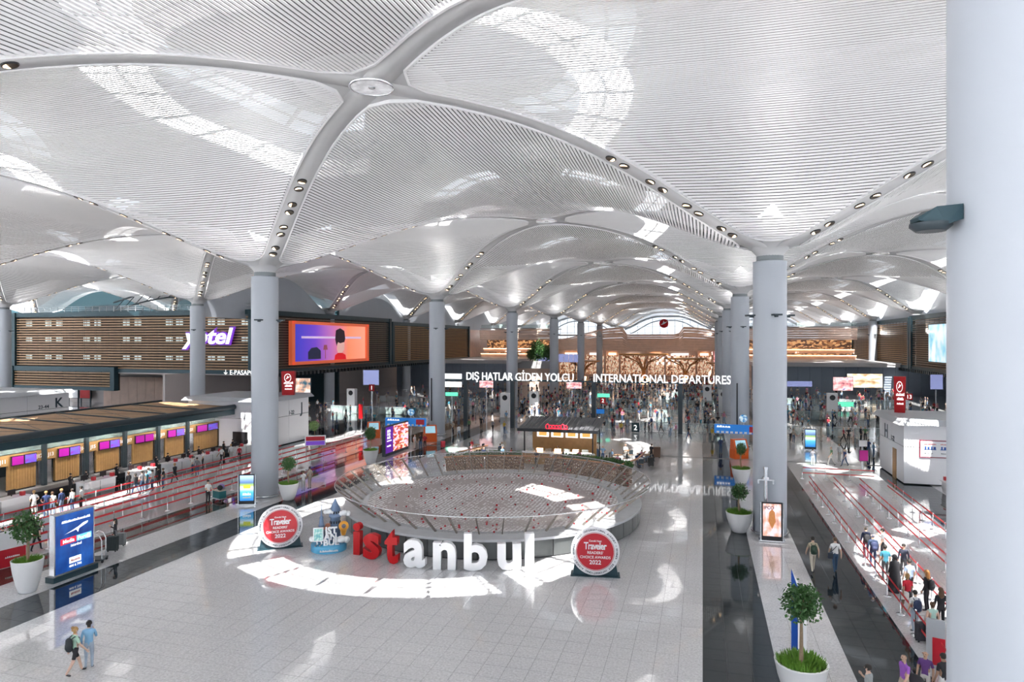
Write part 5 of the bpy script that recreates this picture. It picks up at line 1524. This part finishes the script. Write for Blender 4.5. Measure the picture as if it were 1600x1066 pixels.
def body(pose='stand', sleeves='short', legs='pants', long_hair=False, detail=1):
    J = {'pel': ((0, 0, .96), .135), 'spi': ((0, 0, 1.14), .125), 'che': ((0, .0, 1.32), .145), 'nec': ((0, -.01, 1.46), .075), 'nk2': ((0, .005, 1.52), .052),
         'hd1': ((0, .015, 1.585), .078), 'hd2': ((0, .015, 1.66), .088), 'hd3': ((0, .005, 1.72), .055)}
    E = [('pel', 'spi'), ('spi', 'che'), ('che', 'nec'), ('nec', 'nk2'), ('nk2', 'hd1'), ('hd1', 'hd2'), ('hd2', 'hd3')]
    sw = {'walk': .20, 'walk2': -.20}.get(pose, 0)
    sit = pose == 'sit'
    for s, n in ((-1, 'l'), (1, 'r')):
        st = sw * s
        J['hip' + n] = ((.085 * s, 0, .90), .095)
        if sit:
            J['kne' + n] = ((.11 * s, .42, .88), .062); J['ank' + n] = ((.11 * s, .40, .50), .042); J['toe' + n] = ((.12 * s, .54, .45), .036)
        else:
            J['kne' + n] = ((.095 * s, .03 + st * .75, .50), .062)
            J['ank' + n] = ((.10 * s, -.03 + st * 1.55, .085 + (.08 if st < 0 else 0)), .042)
            J['toe' + n] = ((.115 * s, .13 + st * 1.55, .035 + (.03 if st < 0 else 0)), .036)
        E += [('pel', 'hip' + n), ('hip' + n, 'kne' + n), ('kne' + n, 'ank' + n), ('ank' + n, 'toe' + n)]
        J['sho' + n] = ((.175 * s, -.01, 1.40), .062)
        E += [('che', 'sho' + n), ('sho' + n, 'elb' + n), ('elb' + n, 'wri' + n), ('wri' + n, 'han' + n)]
        if pose == 'push' or sit:
            a = ((.22 * s, .06, 1.14), (.19 * s, .34, 1.08), (.18 * s, .41, 1.07))
        elif pose == 'phone' and s == 1:
            a = ((.23 * s, .04, 1.14), (.13 * s, .24, 1.30), (.11 * s, .27, 1.37))
        elif pose == 'hip':
            a = ((.31 * s, -.06, 1.16), (.20 * s, .06, 1.02), (.16 * s, .09, .98))
        else:
            a = ((.235 * s, -.03 - st * .5, 1.14), (.245 * s, .07 - st * 1.0, .90), (.24 * s, .10 - st * 1.1, .82))
        J['elb' + n] = (a[0], .046); J['wri' + n] = (a[1], .031); J['han' + n] = (a[2], .036)
    if sit:
        for k in J: J[k] = ((J[k][0][0], J[k][0][1], J[k][0][2] - .42), J[k][1])
    names = list(J)
    me = bpy.data.meshes.new('sk')
    me.from_pydata([J[k][0] for k in names], [(names.index(a), names.index(b)) for a, b in E], [])
    ob = bpy.data.objects.new('sk', me)
    tmp.collection.objects.link(ob)
    ob.modifiers.new('s', 'SKIN'); ob.modifiers.new('d', 'SUBSURF').levels = detail
    for k, sv in zip(names, me.skin_vertices[0].data):
        r = J[k][1]
        fy = {'pel': .82, 'spi': .78, 'che': .74, 'hd1': 1.05, 'hd2': 1.12, 'hd3': 1.1}.get(k, 1.0)
        fx = {'pel': 1.1, 'che': 1.1}.get(k, 1.0)
        sv.radius = (r * fx, r * fy)
        sv.use_root = (k == 'pel')
    return J, E, ob

def finish_body(J, E, ob, sleeves, legs, long_hair, low=False):
    dg = tmp.view_layers[0].depsgraph
    me0 = bpy.data.meshes.new_from_object(ob.evaluated_get(dg))
    mb = MB()
    segs = [(a, b, Vector(J[a][0]), Vector(J[b][0])) for a, b in E]
    hz = J['hd2'][0]
    hc = Vector(hz)
    vs = [v.co.copy() for v in me0.vertices]
    hemz = J['pel'][0][2]
    for pg in me0.polygons:
        c = pg.center
        best, bn, bt = 9, None, 0
        for a, b, pa, pb in segs:
            ab = pb - pa
            t = max(0, min(1, (c - pa).dot(ab) / ab.length_squared))
            dd = (c - (pa + ab * t)).length
            if dd < best: best, bn, bt = dd, (a, b), t
        a, b = bn
        m = 2
        if a in ('hd1', 'hd2', 'nk2'):
            m = 0
            if c.z > hc.z + .045 or (c.y < hc.y - .01 and c.z > hc.z - .07): m = 1
            if long_hair and c.y < hc.y + .01 and c.z > hc.z - .16: m = 1
        elif a == 'nec': m = 0 if bt > .4 else 2
        elif a.startswith('elb'): m = 2 if sleeves == 'long' else 0
        elif a.startswith('wri'): m = 0
        elif a.startswith('sho'): m = 0 if sleeves == 'none' or (sleeves == 'short' and bt > .65) else 2
        elif a == 'pel' and b.startswith('hip'): m = 3
        elif a.startswith('hip'): m = 3 if legs != 'shorts' or bt < .75 else 0
        elif a.startswith('kne'): m = 3 if legs == 'pants' else 0
        elif a.startswith('ank'): m = 4
        if a == 'pel' and b == 'spi' and c.z < hemz + .02: m = 3
        mb.add([vs[i] for i in pg.vertices], [tuple(range(len(pg.vertices)))], m, None, True)
    # weld by rebuilding with shared vertices
    mb2 = MB(); mb2.v = [tuple(v) for v in vs]; mb2.f = [tuple(p.vertices) for p in me0.polygons]; mb2.m = mb.m; mb2.sm = [True] * len(mb2.f)
    if low: return mb2.data('person_low', PM)
    y, z = hc.y, hc.z
    mb2.add([(-.016, y + .085, z - .045), (.016, y + .085, z - .045), (0, y + .122, z - .035), (0, y + .09, z + .01)], [(0, 1, 2), (1, 3, 2), (3, 0, 2)], 0)
    for s in (-1, 1):
        mb2.ball((.036 * s, y + .085, z + .005), .012, 6, 5)
        mb2.ball((.088 * s, y - .005, z - .01), .02, 6, 0, None, .03)
    mb2.box((0, y + .088, z - .075), (.04, .01, .008), 5)
    for n, s in (('l', -1), ('r', 1)):
        w, h = Vector(J['wri' + n][0]), Vector(J['han' + n][0])
        d = (h - w).normalized(); sd = Vector((0, 1, 0)) if abs(d.y) < .7 else Vector((1, 0, 0))
        sd = (sd - d * sd.dot(d)).normalized(); cu = d.cross(sd).normalized() * (.018)
        for k, L in enumerate((.062, .075, .07, .055)):
            o = h + sd * (.026 - .0175 * k)
            mb2.tube([o, o + d * L * .55, o + d * L + cu], [.0095, .009, .007], 5, 0)
        o = w + (h - w) * .5 + sd * .03
        mb2.tube([o, o + sd * .025 + d * .03, o + sd * .028 + d * .06], [.011, .010, .008], 5, 0)
    if legs == 'robe':
        mb2.lathe([(.33, .03), (.30, .3), (.22, .95), (.20, 1.2), (.21, 1.38), (.11, 1.47), (.115, 1.55)], 16, 2, (0, 0, 0), None, True, False)
        mb2.ball((0, -.015, z + .0), .122, 12, 2, None, .135)
    if legs == 'skirt':
        mb2.lathe([(.24, .52), (.21, .75), (.165, 1.0)], 14, 3, (0, 0, 0), None, True, False, 1, .85)
    return mb2.data('person', PM)

tmp = bpy.data.scenes.new('posing')
KINDS = {'stand': ('stand', 'short', 'pants', False), 'standw': ('stand', 'none', 'skirt', True), 'long': ('stand', 'long', 'pants', False), 'walk': ('walk', 'short', 'pants', False), 'walkl': ('walk2', 'long', 'pants', True),
         'shorts': ('walk2', 'short', 'shorts', True), 'phone': ('phone', 'short', 'pants', False), 'phonel': ('phone', 'long', 'pants', True), 'push': ('push', 'short', 'pants', False), 'hip': ('hip', 'short', 'pants', False),
         'robe': ('stand', 'long', 'robe', False), 'sit': ('sit', 'short', 'pants', False), 'sitl': ('sit', 'long', 'pants', True)}
_raw = {k: body(v[0], v[1], v[2], v[3]) for k, v in KINDS.items()}
_low = {k: body(k, 'short', 'pants', False, 0) for k in ('stand', 'walk', 'phone', 'hip')}
tmp.view_layers[0].update()
BODY = {k: finish_body(*_raw[k], KINDS[k][1], KINDS[k][2], KINDS[k][3]) for k in KINDS}
LOW = {k: finish_body(*_low[k], 'short', 'pants', False, True) for k in _low}
bpy.data.scenes.remove(tmp)
for k in _low: bpy.data.objects.remove(_low[k][2])
for k in _raw: bpy.data.objects.remove(_raw[k][2])

def hair_data(kind):
    mb = MB()
    y, z = .012, 1.665
    mb.lathe([(.001, .105), (.05, .095), (.085, .06), (.1, .01), (.098, -.03)], 14, 0, (0, y - .012, z), None, True, False, 1, 1.1)
    if kind == 'long':
        mb.lathe([(.10, .0), (.115, -.12), (.12, -.25), (.05, -.34)], 12, 0, (0, y - .07, z), None, True, True, 1, .55)
    if kind == 'bun':
        mb.ball((0, y - .09, z + .09), .055, 10)
    return mb.data('hair', PM[1])
HAIR = {k: hair_data(k) for k in ('short', 'long', 'bun')}
M_pack = {}
def packmat(c):
    k = tuple(round(x, 3) for x in c)
    if k not in M_pack: M_pack[k] = mat('bag_cloth_%d' % len(M_pack), c, .7, noise=.15, scale=10)
    return M_pack[k]
SK = [(.62, .40, .29), (.52, .32, .22), (.70, .47, .36), (.40, .24, .16)]
def person(kind, p, rz, top, leg, hair=(.03, .02, .015), label='', group=None, hs=None, sc=1.0, skin=0, pack=None, packlab=''):
    o = link('person', BODY[kind], None, p, rz)
    o.scale = (sc, sc, sc)
    o['top_tone'] = [float(x) for x in top]; o['leg_tone'] = [float(x) for x in leg]; o['hair_tone'] = [float(x) for x in hair]; o['skin_tone'] = [float(x) for x in SK[skin % 4]]
    tag(o, label, 'person', group)
    if hs:
        h = link('hair', HAIR[hs], o); h['hair_tone'] = [float(x) for x in hair]
        if kind.startswith('sit'): h.location = (0, 0, -.42)
    if pack:
        M = Matrix.Translation(p) @ Matrix.Rotation(rz, 4, 'Z') @ Matrix.Scale(sc, 4)
        b = tag(empty('backpack', M @ Vector((0, -.2, 1.18)), rz), packlab, 'backpack')
        pm = packmat(pack)
        MB().lathe([(.10, -.24), (.15, -.2), (.165, 0), (.15, .16), (.08, .22), (.01, .23)], 14, 0, (0, 0, 0), None, True, True, 1, .62).build('bag', pm, b)
        MB().lathe([(.07, -.16), (.11, -.13), (.11, .0), (.01, .03)], 10, 0, (0, -.06, 0), None, True, True, 1, .6).build('pocket', pm, b)
        for s in (-1, 1): MB().tube([(.09 * s, .05, .2), (.1 * s, .14, .26), (.11 * s, .28, .2), (.12 * s, .30, .0), (.12 * s, .16, -.14), (.1 * s, .06, -.2)], .018, 5).build('strap', pm, b)
    return o
def suitcase(p, rz, c, lab, s=1.0):
    t = tag(empty('suitcase', p, rz), lab, 'suitcase'); t.scale = (s, s, s)
    m = packmat(c)
    MB().box((0, 0, .42), (.46, .28, .68)).build('shell', m, t)
    for k in range(4): MB().box((-.15 + k * .1, -.145, .42), (.03, .012, .6)).build('rib', m, t)
    MB().tube([(-.12, .08, .76), (-.12, .08, 1.02), (.12, .08, 1.02), (.12, .08, .76)], .012, 5).build('handle', M_chrome, t)
    for x in (-.18, .18):
        for y in (-.09, .09): MB().ball((x, y, .04), .04, 8).build('wheel', M_black, t)
    return t
def trolley(p, rz, lab, boxes):
    t = tag(empty('luggage_trolley', p, rz), lab, 'trolley')
    MB().box((0, .05, .22), (.62, .95, .05)).build('platform', M_grey, t)
    MB().tube([(-.3, -.42, .2), (-.3, -.5, 1.0), (.3, -.5, 1.0), (.3, -.42, .2)], .022, 6).build('handle', M_chrome, t)
    MB().box((0, -.42, .7), (.5, .06, .3)).build('basket', M_chrome, t)
    for x, y in ((-.26, -.35), (.26, -.35), (0, .42)): MB().lathe([(.09, -.03), (.09, .03)], 10, 0, (0, 0, 0), Matrix.Translation((x, y, .09)) @ Matrix.Rotation(PI / 2, 4, 'Y')).build('wheel', M_black, t)
    return t
AW = 0.0       # facing away from the camera along the hall
W_ = (.80, .80, .80); BK = (.02, .02, .025); NV = (.025, .04, .10); JN = (.13, .22, .38); PJ = (.42, .50, .60); BG = (.55, .45, .34); GR = (.20, .20, .21)
BLON = (.45, .26, .10); BRN = (.10, .05, .025); DK = (.02, .015, .012); GING = (.42, .18, .05)
# the two women at the lower left
person('shorts', P(117, 1055), -.3, (.45, .66, .52), BK, BLON, 'woman in mint top and black shorts with a black backpack at the lower left', hs='bun', pack=(.02, .025, .03), packlab='black backpack on the woman in black shorts', sc=.98, skin=2)
person('phonel', P(139, 1045), .7, (.25, .48, .70), PJ, DK, 'person in light blue shirt and pale jeans with dark bun at the lower left', hs='bun', sc=1.0)
# woman with suitcases near the billboard, man with trolley
person('phonel', P(180, 858), 2.4, BK, BK, DK, 'woman in black with long dark hair standing at two suitcases', hs='long')
suitcase(P(176, 862), .3, (.02, .03, .032), 'large black suitcase in front of the woman in black', 1.15)
suitcase(P(189, 853), .3, (.20, .21, .22), 'grey suitcase right of the woman in black')
person('push', P(325, 789), -1.9, W_, BK, DK, 'man in white shirt and black trousers pushing a loaded trolley by the left queue', hs='short', sc=1.04)
p = P(343, 783); trolley(p, -1.9, 'luggage trolley piled with a teal box and bags by the left queue', 2)
t = tag(MB().box((p.x, p.y, .245 + .28), (.56, .86, .52), 0, -1.9).box((p.x, p.y, .245 + .57), (.58, .88, .06), 1, -1.9).build('plastic_crate', [packmat((.02, .14, .16)), packmat((.55, .5, .42))]), 'dark teal crate on the trolley by the left queue', 'crate')
b = MB().ball((p.x + .1, p.y + .1, 1.08), .22, 12).build('travel_bag', packmat((.22, .16, .42))); tag(b, 'purple patterned bag on top of the teal crate', 'bag')
b = MB().ball((p.x + .25, p.y - .25, 1.06), .2, 12).build('travel_bag', packmat((.02, .02, .025))); tag(b, 'black bag on top of the teal crate', 'bag')
person('walk', P(57, 862), .4, BK, BK, DK, 'man in black behind the potted tree at the left', hs='short')
person('stand', P(4, 872), .2, BK, BK, DK, 'person in dark clothes cut by the left picture edge')
# red notice stand behind the left tree
q = P(18, 885); t = tag(empty('notice_stand', q, 1.35), 'pale and red notice stand behind the left potted tree', 'sign')
MB().box((0, 0, .95), (1.35, .12, 1.9)).build('board', M_white, t); MB().box((0, -.07, .5), (1.3, .02, .95)).build('red_field', M_awred, t)
marks(.7, .1, M_prtw, t, (0, -.09, .5), 8, 41)
# two men walking on the right dark strip
person('walk', P(1270, 895), .1, (.50, .42, .30), (.62, .55, .45), DK, 'man in beige trousers with a green-striped backpack walking on the right dark strip', hs='short', pack=(.02, .05, .03), packlab='dark green backpack on the man in beige trousers', sc=1.06)
person('walk', P(1305, 896), .05, W_, (.03, .07, .14), BRN, 'man in white T-shirt and blue jeans walking on the right dark strip', hs='short', sc=1.05)
q = P(1302, 896); t = tag(empty('sling_bag', (q.x - .05, q.y - .17, 1.15), .05), 'dark sling bag on the back of the man in white T-shirt', 'bag')
MB().box((-.12, 0, -.2), (.24, .1, .3)).build('pouch', packmat((.03, .04, .06)), t); MB().bar((-.15, .02, -.1), (.2, .05, .3), .04, .02).build('strap', packmat((.03, .04, .06)), t)
# the right queue
RQ = [('long', 1353, 873, .1, NV, (.12, .02, .04), DK, None, 'person in navy with dark red skirt at the head of the right queue', 'black backpack of the person heading the right queue', BK),
 ('long', 1364, 888, .1, (.03, .05, .10), NV, (.12, .12, .16), None, 'person in dark blue hood with backpack second in the right queue', 'dark blue backpack of the hooded person in the right queue', (.03, .04, .10)),
 ('phone', 1379, 874, 1.2, W_, BK, DK, 'short', 'man in white shirt and dark trousers standing in the right queue', None, None),
 ('stand', 1383, 908, .2, (.03, .17, .24), BK, DK, 'short', 'man in teal T-shirt and dark trousers in the right queue', None, None),
 ('robe', 1398, 925, .2, BK, BK, BK, None, 'woman in a long black robe in the right queue', None, None),
 ('long', 1412, 902, 2.6, (.03, .035, .06), BK, DK, 'short', 'woman in dark vest between the second and third belts of the right queue', None, None),
 ('stand', 1421, 935, .3, (.35, .45, .65), BK, DK, 'short', 'person in blue and white top behind the woman in red', None, None),
 ('shorts', 1418, 958, .2, (.60, .02, .04), BK, BLON, 'bun', 'woman in red top and black shorts with a white bag in the right queue', None, None),
 ('stand', 1430, 988, .2, W_, PJ, DK, 'short', 'man in white T-shirt and light jeans with navy backpack in the right queue', 'navy backpack on the man in light jeans', NV),
 ('phonel', 1448, 955, .9, BK, BK, GING, 'long', 'woman with long ginger hair in black in the right queue', 'black bag on the back of the ginger-haired woman', BK),
 ('standw', 1457, 1008, .2, (.42, .62, .55), (.60, .52, .42), BRN, 'bun', 'woman in mint top and beige skirt near the foreground column', None, None),
 ('long', 1470, 985, .2, BK, BK, BRN, 'long', 'woman with long brown hair in black beside the foreground column', None, None),
 ('walk', 1413, 1108, 2.0, (.36, .12, .55), BG, (.30, .17, .11), None, 'bald man in bright purple shirt at the bottom right', None, None),
 ('stand', 1446, 1096, 2.6, (.13, .05, .22), (.75, .72, .70), (.30, .17, .11), None, 'man in dark purple polo and white trousers at the bottom right', None, None),
 ('phone', 1357, 1128, 1.0, (.30, .32, .32), BK, DK, 'short', 'dark-haired person in striped grey shirt at the bottom edge', None, None),
 ('stand', 1474, 1105, .4, BK, W_, DK, 'short', 'person in black beside the man in dark purple at the bottom right', None, None)]
for k, (kind, u, v, rz, top, leg, hair, hs, lab, pl, pk) in enumerate(RQ):
    person(kind, P(u, v), rz, top, leg, hair, lab, hs=hs, skin=k, pack=pk, packlab=pl or '', sc=1.0 + .04 * math.sin(k * 2.3))
q = P(1412, 957); t = tag(empty('tote_bag', (q.x, q.y - .1, .62), .2), 'white tote bag hanging at the woman in red', 'bag')
MB().prism([(-.18, -.05), (.18, -.05), (.18, .05), (-.18, .05)], 0, .36).build('pouch', packmat((.8, .78, .74)), t); MB().tube([(-.12, 0, .36), (-.06, .02, .7), (.06, .02, .7), (.12, 0, .36)], .012, 5).build('handle', packmat((.8, .78, .74)), t)
q = P(1428, 1104); t = tag(empty('stroller', q, .6), 'black stroller between the two men in purple at the bottom right', 'stroller')
MB().lathe([(.02, .3), (.30, .45), (.34, .75), (.22, .98), (.02, 1.05)], 14, 0, (0, 0, 0), None, True, False, 1, 1.3).build('hood', packmat((.02, .02, .025)), t)
MB().bar((-.25, -.5, .1), (-.25, .3, 1.0), .03).bar((.25, -.5, .1), (.25, .3, 1.0), .03).build('frame', M_chrome, t)
for x, y in ((-.28, -.45), (.28, -.45), (-.28, .35), (.28, .35)): MB().lathe([(.1, -.03), (.1, .03)], 10, 0, (0, 0, 0), Matrix.Translation((x, y, .1)) @ Matrix.Rotation(PI / 2, 4, 'Y')).build('wheel', M_black, t)
q = P(1462, 1045); t = tag(empty('queue_sign', q, -.3), 'silver and red sign stand beside the foreground column', 'sign')
MB().box((0, 0, .9), (.6, .1, 1.8)).build('board', M_grey, t); MB().box((.1, -.06, .65), (.4, .02, 1.0)).build('red_field', M_awred, t)
suitcase(P(1441, 1003), .2, (.03, .03, .04), 'black suitcase beside the woman in mint top')

# travellers placed one by one: pixel of the feet, pose, facing, clothes
pr = random.Random(11)
COLN = [((.80, .80, .80), 'white'), ((.02, .02, .025), 'black'), ((.03, .05, .14), 'navy'), ((.45, .03, .05), 'red'), ((.05, .22, .30), 'teal'), ((.22, .40, .62), 'light blue'), ((.50, .44, .36), 'beige'), ((.20, .20, .22), 'grey'), ((.55, .22, .32), 'pink'), ((.10, .20, .10), 'green'), ((.50, .35, .05), 'mustard')]
LEGN = [((.02, .02, .025), 'black trousers'), ((.05, .10, .20), 'blue jeans'), ((.40, .36, .30), 'tan trousers'), ((.22, .30, .42), 'pale jeans'), ((.55, .54, .52), 'pale trousers')]
used = {}
def traveller(u, v, where, ci=None, li=None, kind=None, rz=None, near=False):
    c, cn = COLN[ci if ci is not None else pr.randrange(len(COLN))]
    l, ln = LEGN[li if li is not None else pr.randrange(len(LEGN))]
    kind = kind or pr.choice(('stand', 'walk', 'phone', 'long', 'hip', 'walkl', 'phonel'))
    base = 'traveller, %s top, %s, %s' % (cn, ln, where)
    used[base] = used.get(base, 0) + 1
    lab = base if used[base] == 1 else base + ', %s such' % ORD[used[base] - 1]
    person(kind, P(u, v) if not isinstance(u, Vector) else u, rz if rz is not None else pr.uniform(-PI, PI), c, l, pr.choice((DK, BRN, DK, BLON)), lab, sc=pr.uniform(.93, 1.06), skin=pr.randrange(4), hs='short' if near else None)
for (u, v, ci, li) in ((53, 806, 0, 4), (72, 808, 2, 1), (82, 806, 0, 3), (96, 804, 2, 3), (113, 800, 0, 1), (127, 800, 0, 0), (201, 772, 1, 0), (212, 775, 1, 1), (222, 771, 7, 1), (229, 768, 4, 3), (248, 762, 1, 0), (255, 764, 1, 1), (273, 756, 1, 0), (301, 742, 0, 1), (308, 744, 7, 1), (361, 720, 0, 4), (346, 726, 0, 0), (374, 722, 3, 0), (317, 732, 0, 0), (232, 764, 5, 1), (238, 768, 0, 1)):
    traveller(u, v, 'at the left check-in desks', ci, li, rz=pr.uniform(.9, 2.2), near=True)
for k, (u, v, L, lab) in enumerate(DESKS):
    p = P(u, v)
    for q in (-.7, .7):
        person('phonel', Vector((-48.2, p.y + q, 0)), -PI / 2, BK, BK, DK, 'check-in clerk in black, %s one behind the %s check-in desk from the left' % ('near' if q < 0 else 'far', ORD[k]), hs='short', sc=.86)
for (u, v, ci, li) in ((648, 702, 0, 4), (657, 704, 1, 1), (664, 702, 3, 0), (708, 680, 6, 0), (717, 686, 0, 3), (733, 674, 9, 0), (752, 670, 1, 0), (788, 678, 10, 1), (770, 676, 7, 0), (540, 663, 0, 0), (520, 660, 3, 1), (526, 661, 0, 1), (563, 668, 7, 0), (572, 656, 5, 1), (585, 663, 4, 0), (615, 657, 2, 1), (500, 662, 1, 0), (510, 656, 0, 2), (483, 668, 0, 0), (496, 672, 8, 4)):
    traveller(u, v, 'left of the hanging letters', ci, li, near=False)
for (u, v, ci, li) in ((957, 671, 3, 0), (971, 680, 10, 0), (944, 676, 1, 4), (1008, 677, 1, 0), (1014, 677, 2, 0), (1048, 682, 6, 3), (1056, 683, 8, 2), (1076, 687, 1, 1), (1113, 690, 10, 2), (1115, 672, 1, 0), (1126, 709, 2, 1), (934, 670, 0, 1), (1033, 676, 7, 0), (1095, 672, 4, 0)):
    traveller(u, v, 'right of the cafe roof', ci, li)
for (u, v, ci, li) in ((1299, 728, 9, 4), (1311, 722, 0, 4), (1320, 729, 2, 1), (1270, 728, 7, 4), (1235, 690, 0, 0), (1240, 692, 6, 1), (1256, 690, 0, 0), (1283, 690, 6, 2), (1318, 692, 3, 0), (1326, 690, 1, 0), (1357, 712, 2, 1), (1365, 716, 5, 1), (1336, 682, 0, 4), (1345, 690, 1, 0), (1352, 690, 9, 0)):
    traveller(u, v, 'right of the big right column', ci, li)
for (u, v, ci, li) in ((923, 712, 0, 2), (934, 716, 6, 1), (926, 706, 0, 0), (942, 722, 5, 1), (838, 731, 1, 0), (862, 730, 0, 0), (880, 729, 1, 0), (905, 731, 8, 0), (1018, 722, 1, 0), (872, 722, 0, 1)):
    traveller(u, v, 'standing at the cafe kiosk', ci, li)
for k, (x, y) in enumerate(TPOS):
    for q in range(2):
        a = k * 1.1 + q * PI
        if (k * 2 + q) % 5 == 4: continue
        sd = 'left' if x < -14 else 'right'
        c, cn = COLN[(k * 3 + q * 2) % 9]
        person('sit' if q else 'sitl', Vector((x + .64 * math.sin(a), y - .64 * math.cos(a), 0)), a, c, LEGN[k % 5][0], DK, 'seated guest in %s, %s table from the front, %s cafe seating' % (cn, ORD[k % 5], sd), sc=1.0, skin=k)
# sunlit pair with a stroller by the small pen, luggage group, dark suitcases
traveller(474, 768, 'beside the ball-crowned potted tree', 0, 4, 'push', .8, True)
traveller(484, 764, 'beside the ball-crowned potted tree', 6, 2, 'stand', 1.2, True)
suitcase(P(692, 700), .6, (.45, .02, .04), 'red suitcase right of the orange kiosk')
suitcase(P(1026, 716), .3, (.16, .09, .06), 'large brown suitcase at the right end of the cafe seating', 1.5)
suitcase(P(1017, 729), .3, (.03, .03, .03), 'black suitcase with orange strap at the right end of the cafe seating', 1.1)
# the packed queues far behind the gantry
WORDS = ((0, 'left of the word DIŞ', 730), (730, 'below the word DIŞ', 757), (757, 'below the word HATLAR', 808), (808, 'below the word GİDEN', 850), (850, 'below the word YOLCU', 912), (912, 'below the word INTERNATIONAL', 1040), (1040, 'below the word DEPARTURES', 1600))
def crowd(n, x0, x1, y0, y1, where, group):
    k = 0
    while k < n:
        x = pr.uniform(x0, x1); y = y0 + (y1 - y0) * pr.random() ** 1.3
        s = seen(x, y)
        if not s or any(math.hypot(x - GX(i), y - GY(j)) < 1.6 for (i, j) in COLS): continue
        c, cn = pr.choice(COLN[:9]); l, ln = pr.choice(LEGN)
        wh = where or [w for a, w, b in WORDS if a <= s[1] < b][0]
        row = ('front', 'middle', 'rear')[min(2, int(3 * (y - y0) / (y1 - y0)))]
        person(pr.choice(('stand', 'walk', 'phone', 'long', 'hip', 'walkl')), Vector((x, y, 0)), pr.uniform(-PI, PI), c, l, pr.choice((DK, BRN, DK, BLON)), 'distant traveller, %s top, %s, %s rows %s' % (cn, ln, row, wh), '%s travellers in %s, %s rows %s' % (cn, ln, row, wh), sc=pr.uniform(.93, 1.06), skin=pr.randrange(4))
        k += 1
crowd(100, -29, 1.5, 93.5, 150, None, 'behind the hanging letters')
crowd(36, 9, 33, 93.5, 150, 'right of the big column', '')
crowd(30, -60, -36, 92, 135, 'under the left slatted wall', '')
crowd(14, -90, -72, 74, 89, 'beyond the check-in canopy', '')
# the rest of the throng, past the counted travellers
tops = [mat('throng_top_%d' % k, c, .8, noise=.15) for k, (c, n_) in enumerate(COLN[:9])]
legs = [mat('throng_leg_%d' % k, c, .8, noise=.15) for k, (c, n_) in enumerate(LEGN)]
TM = [mat('throng_skin', (.55, .35, .25), .5, noise=.1), mat('throng_hair', (.03, .02, .015), .6, noise=.2), mat('throng_shoe', (.04, .04, .045), .5, noise=.2)] + tops + legs
def throng(n, x0, x1, y0, y1, lab, bands):
    mb = MB(); k = 0
    while k < n:
        x = pr.uniform(x0, x1); y = y0 + (y1 - y0) * pr.random()
        if math.sin(y * bands) < -.25: continue
        if any(math.hypot(x - GX(i), y - GY(j)) < 1.6 for (i, j) in COLS): continue
        k += 1
        me = LOW[pr.choice(list(LOW))]
        M = Matrix.Translation((x, y, 0)) @ Matrix.Rotation(pr.uniform(-PI, PI), 4, 'Z') @ Matrix.Scale(pr.uniform(.93, 1.06), 4)
        ti, li = 3 + pr.choice((0, 1, 1, 2, 2, 3, 4, 5, 6, 7, 7, 8)), 12 + pr.randrange(5)
        mp = {0: 0, 1: 1, 2: ti, 3: li, 4: 2}
        o = len(mb.v)
        mb.v += [tuple(M @ v.co) for v in me.vertices]
        for p_ in me.polygons:
            mb.f.append(tuple(i + o for i in p_.vertices)); mb.m.append(mp.get(p_.material_index, 0)); mb.sm.append(True)
    ob = mb.build('throng', TM)
    ob['kind'] = 'stuff'
    tag(ob, lab, 'crowd')
throng(520, -33, 3.0, 95, 205, 'dense throng of far travellers filling the security lanes behind the hanging letters', .55)
throng(150, 9, 40, 96, 164, 'dense throng of far travellers in the lanes right of the big column', .6)
throng(110, -66, -34, 96, 162, 'dense throng of far travellers under the left slatted wall', .6)
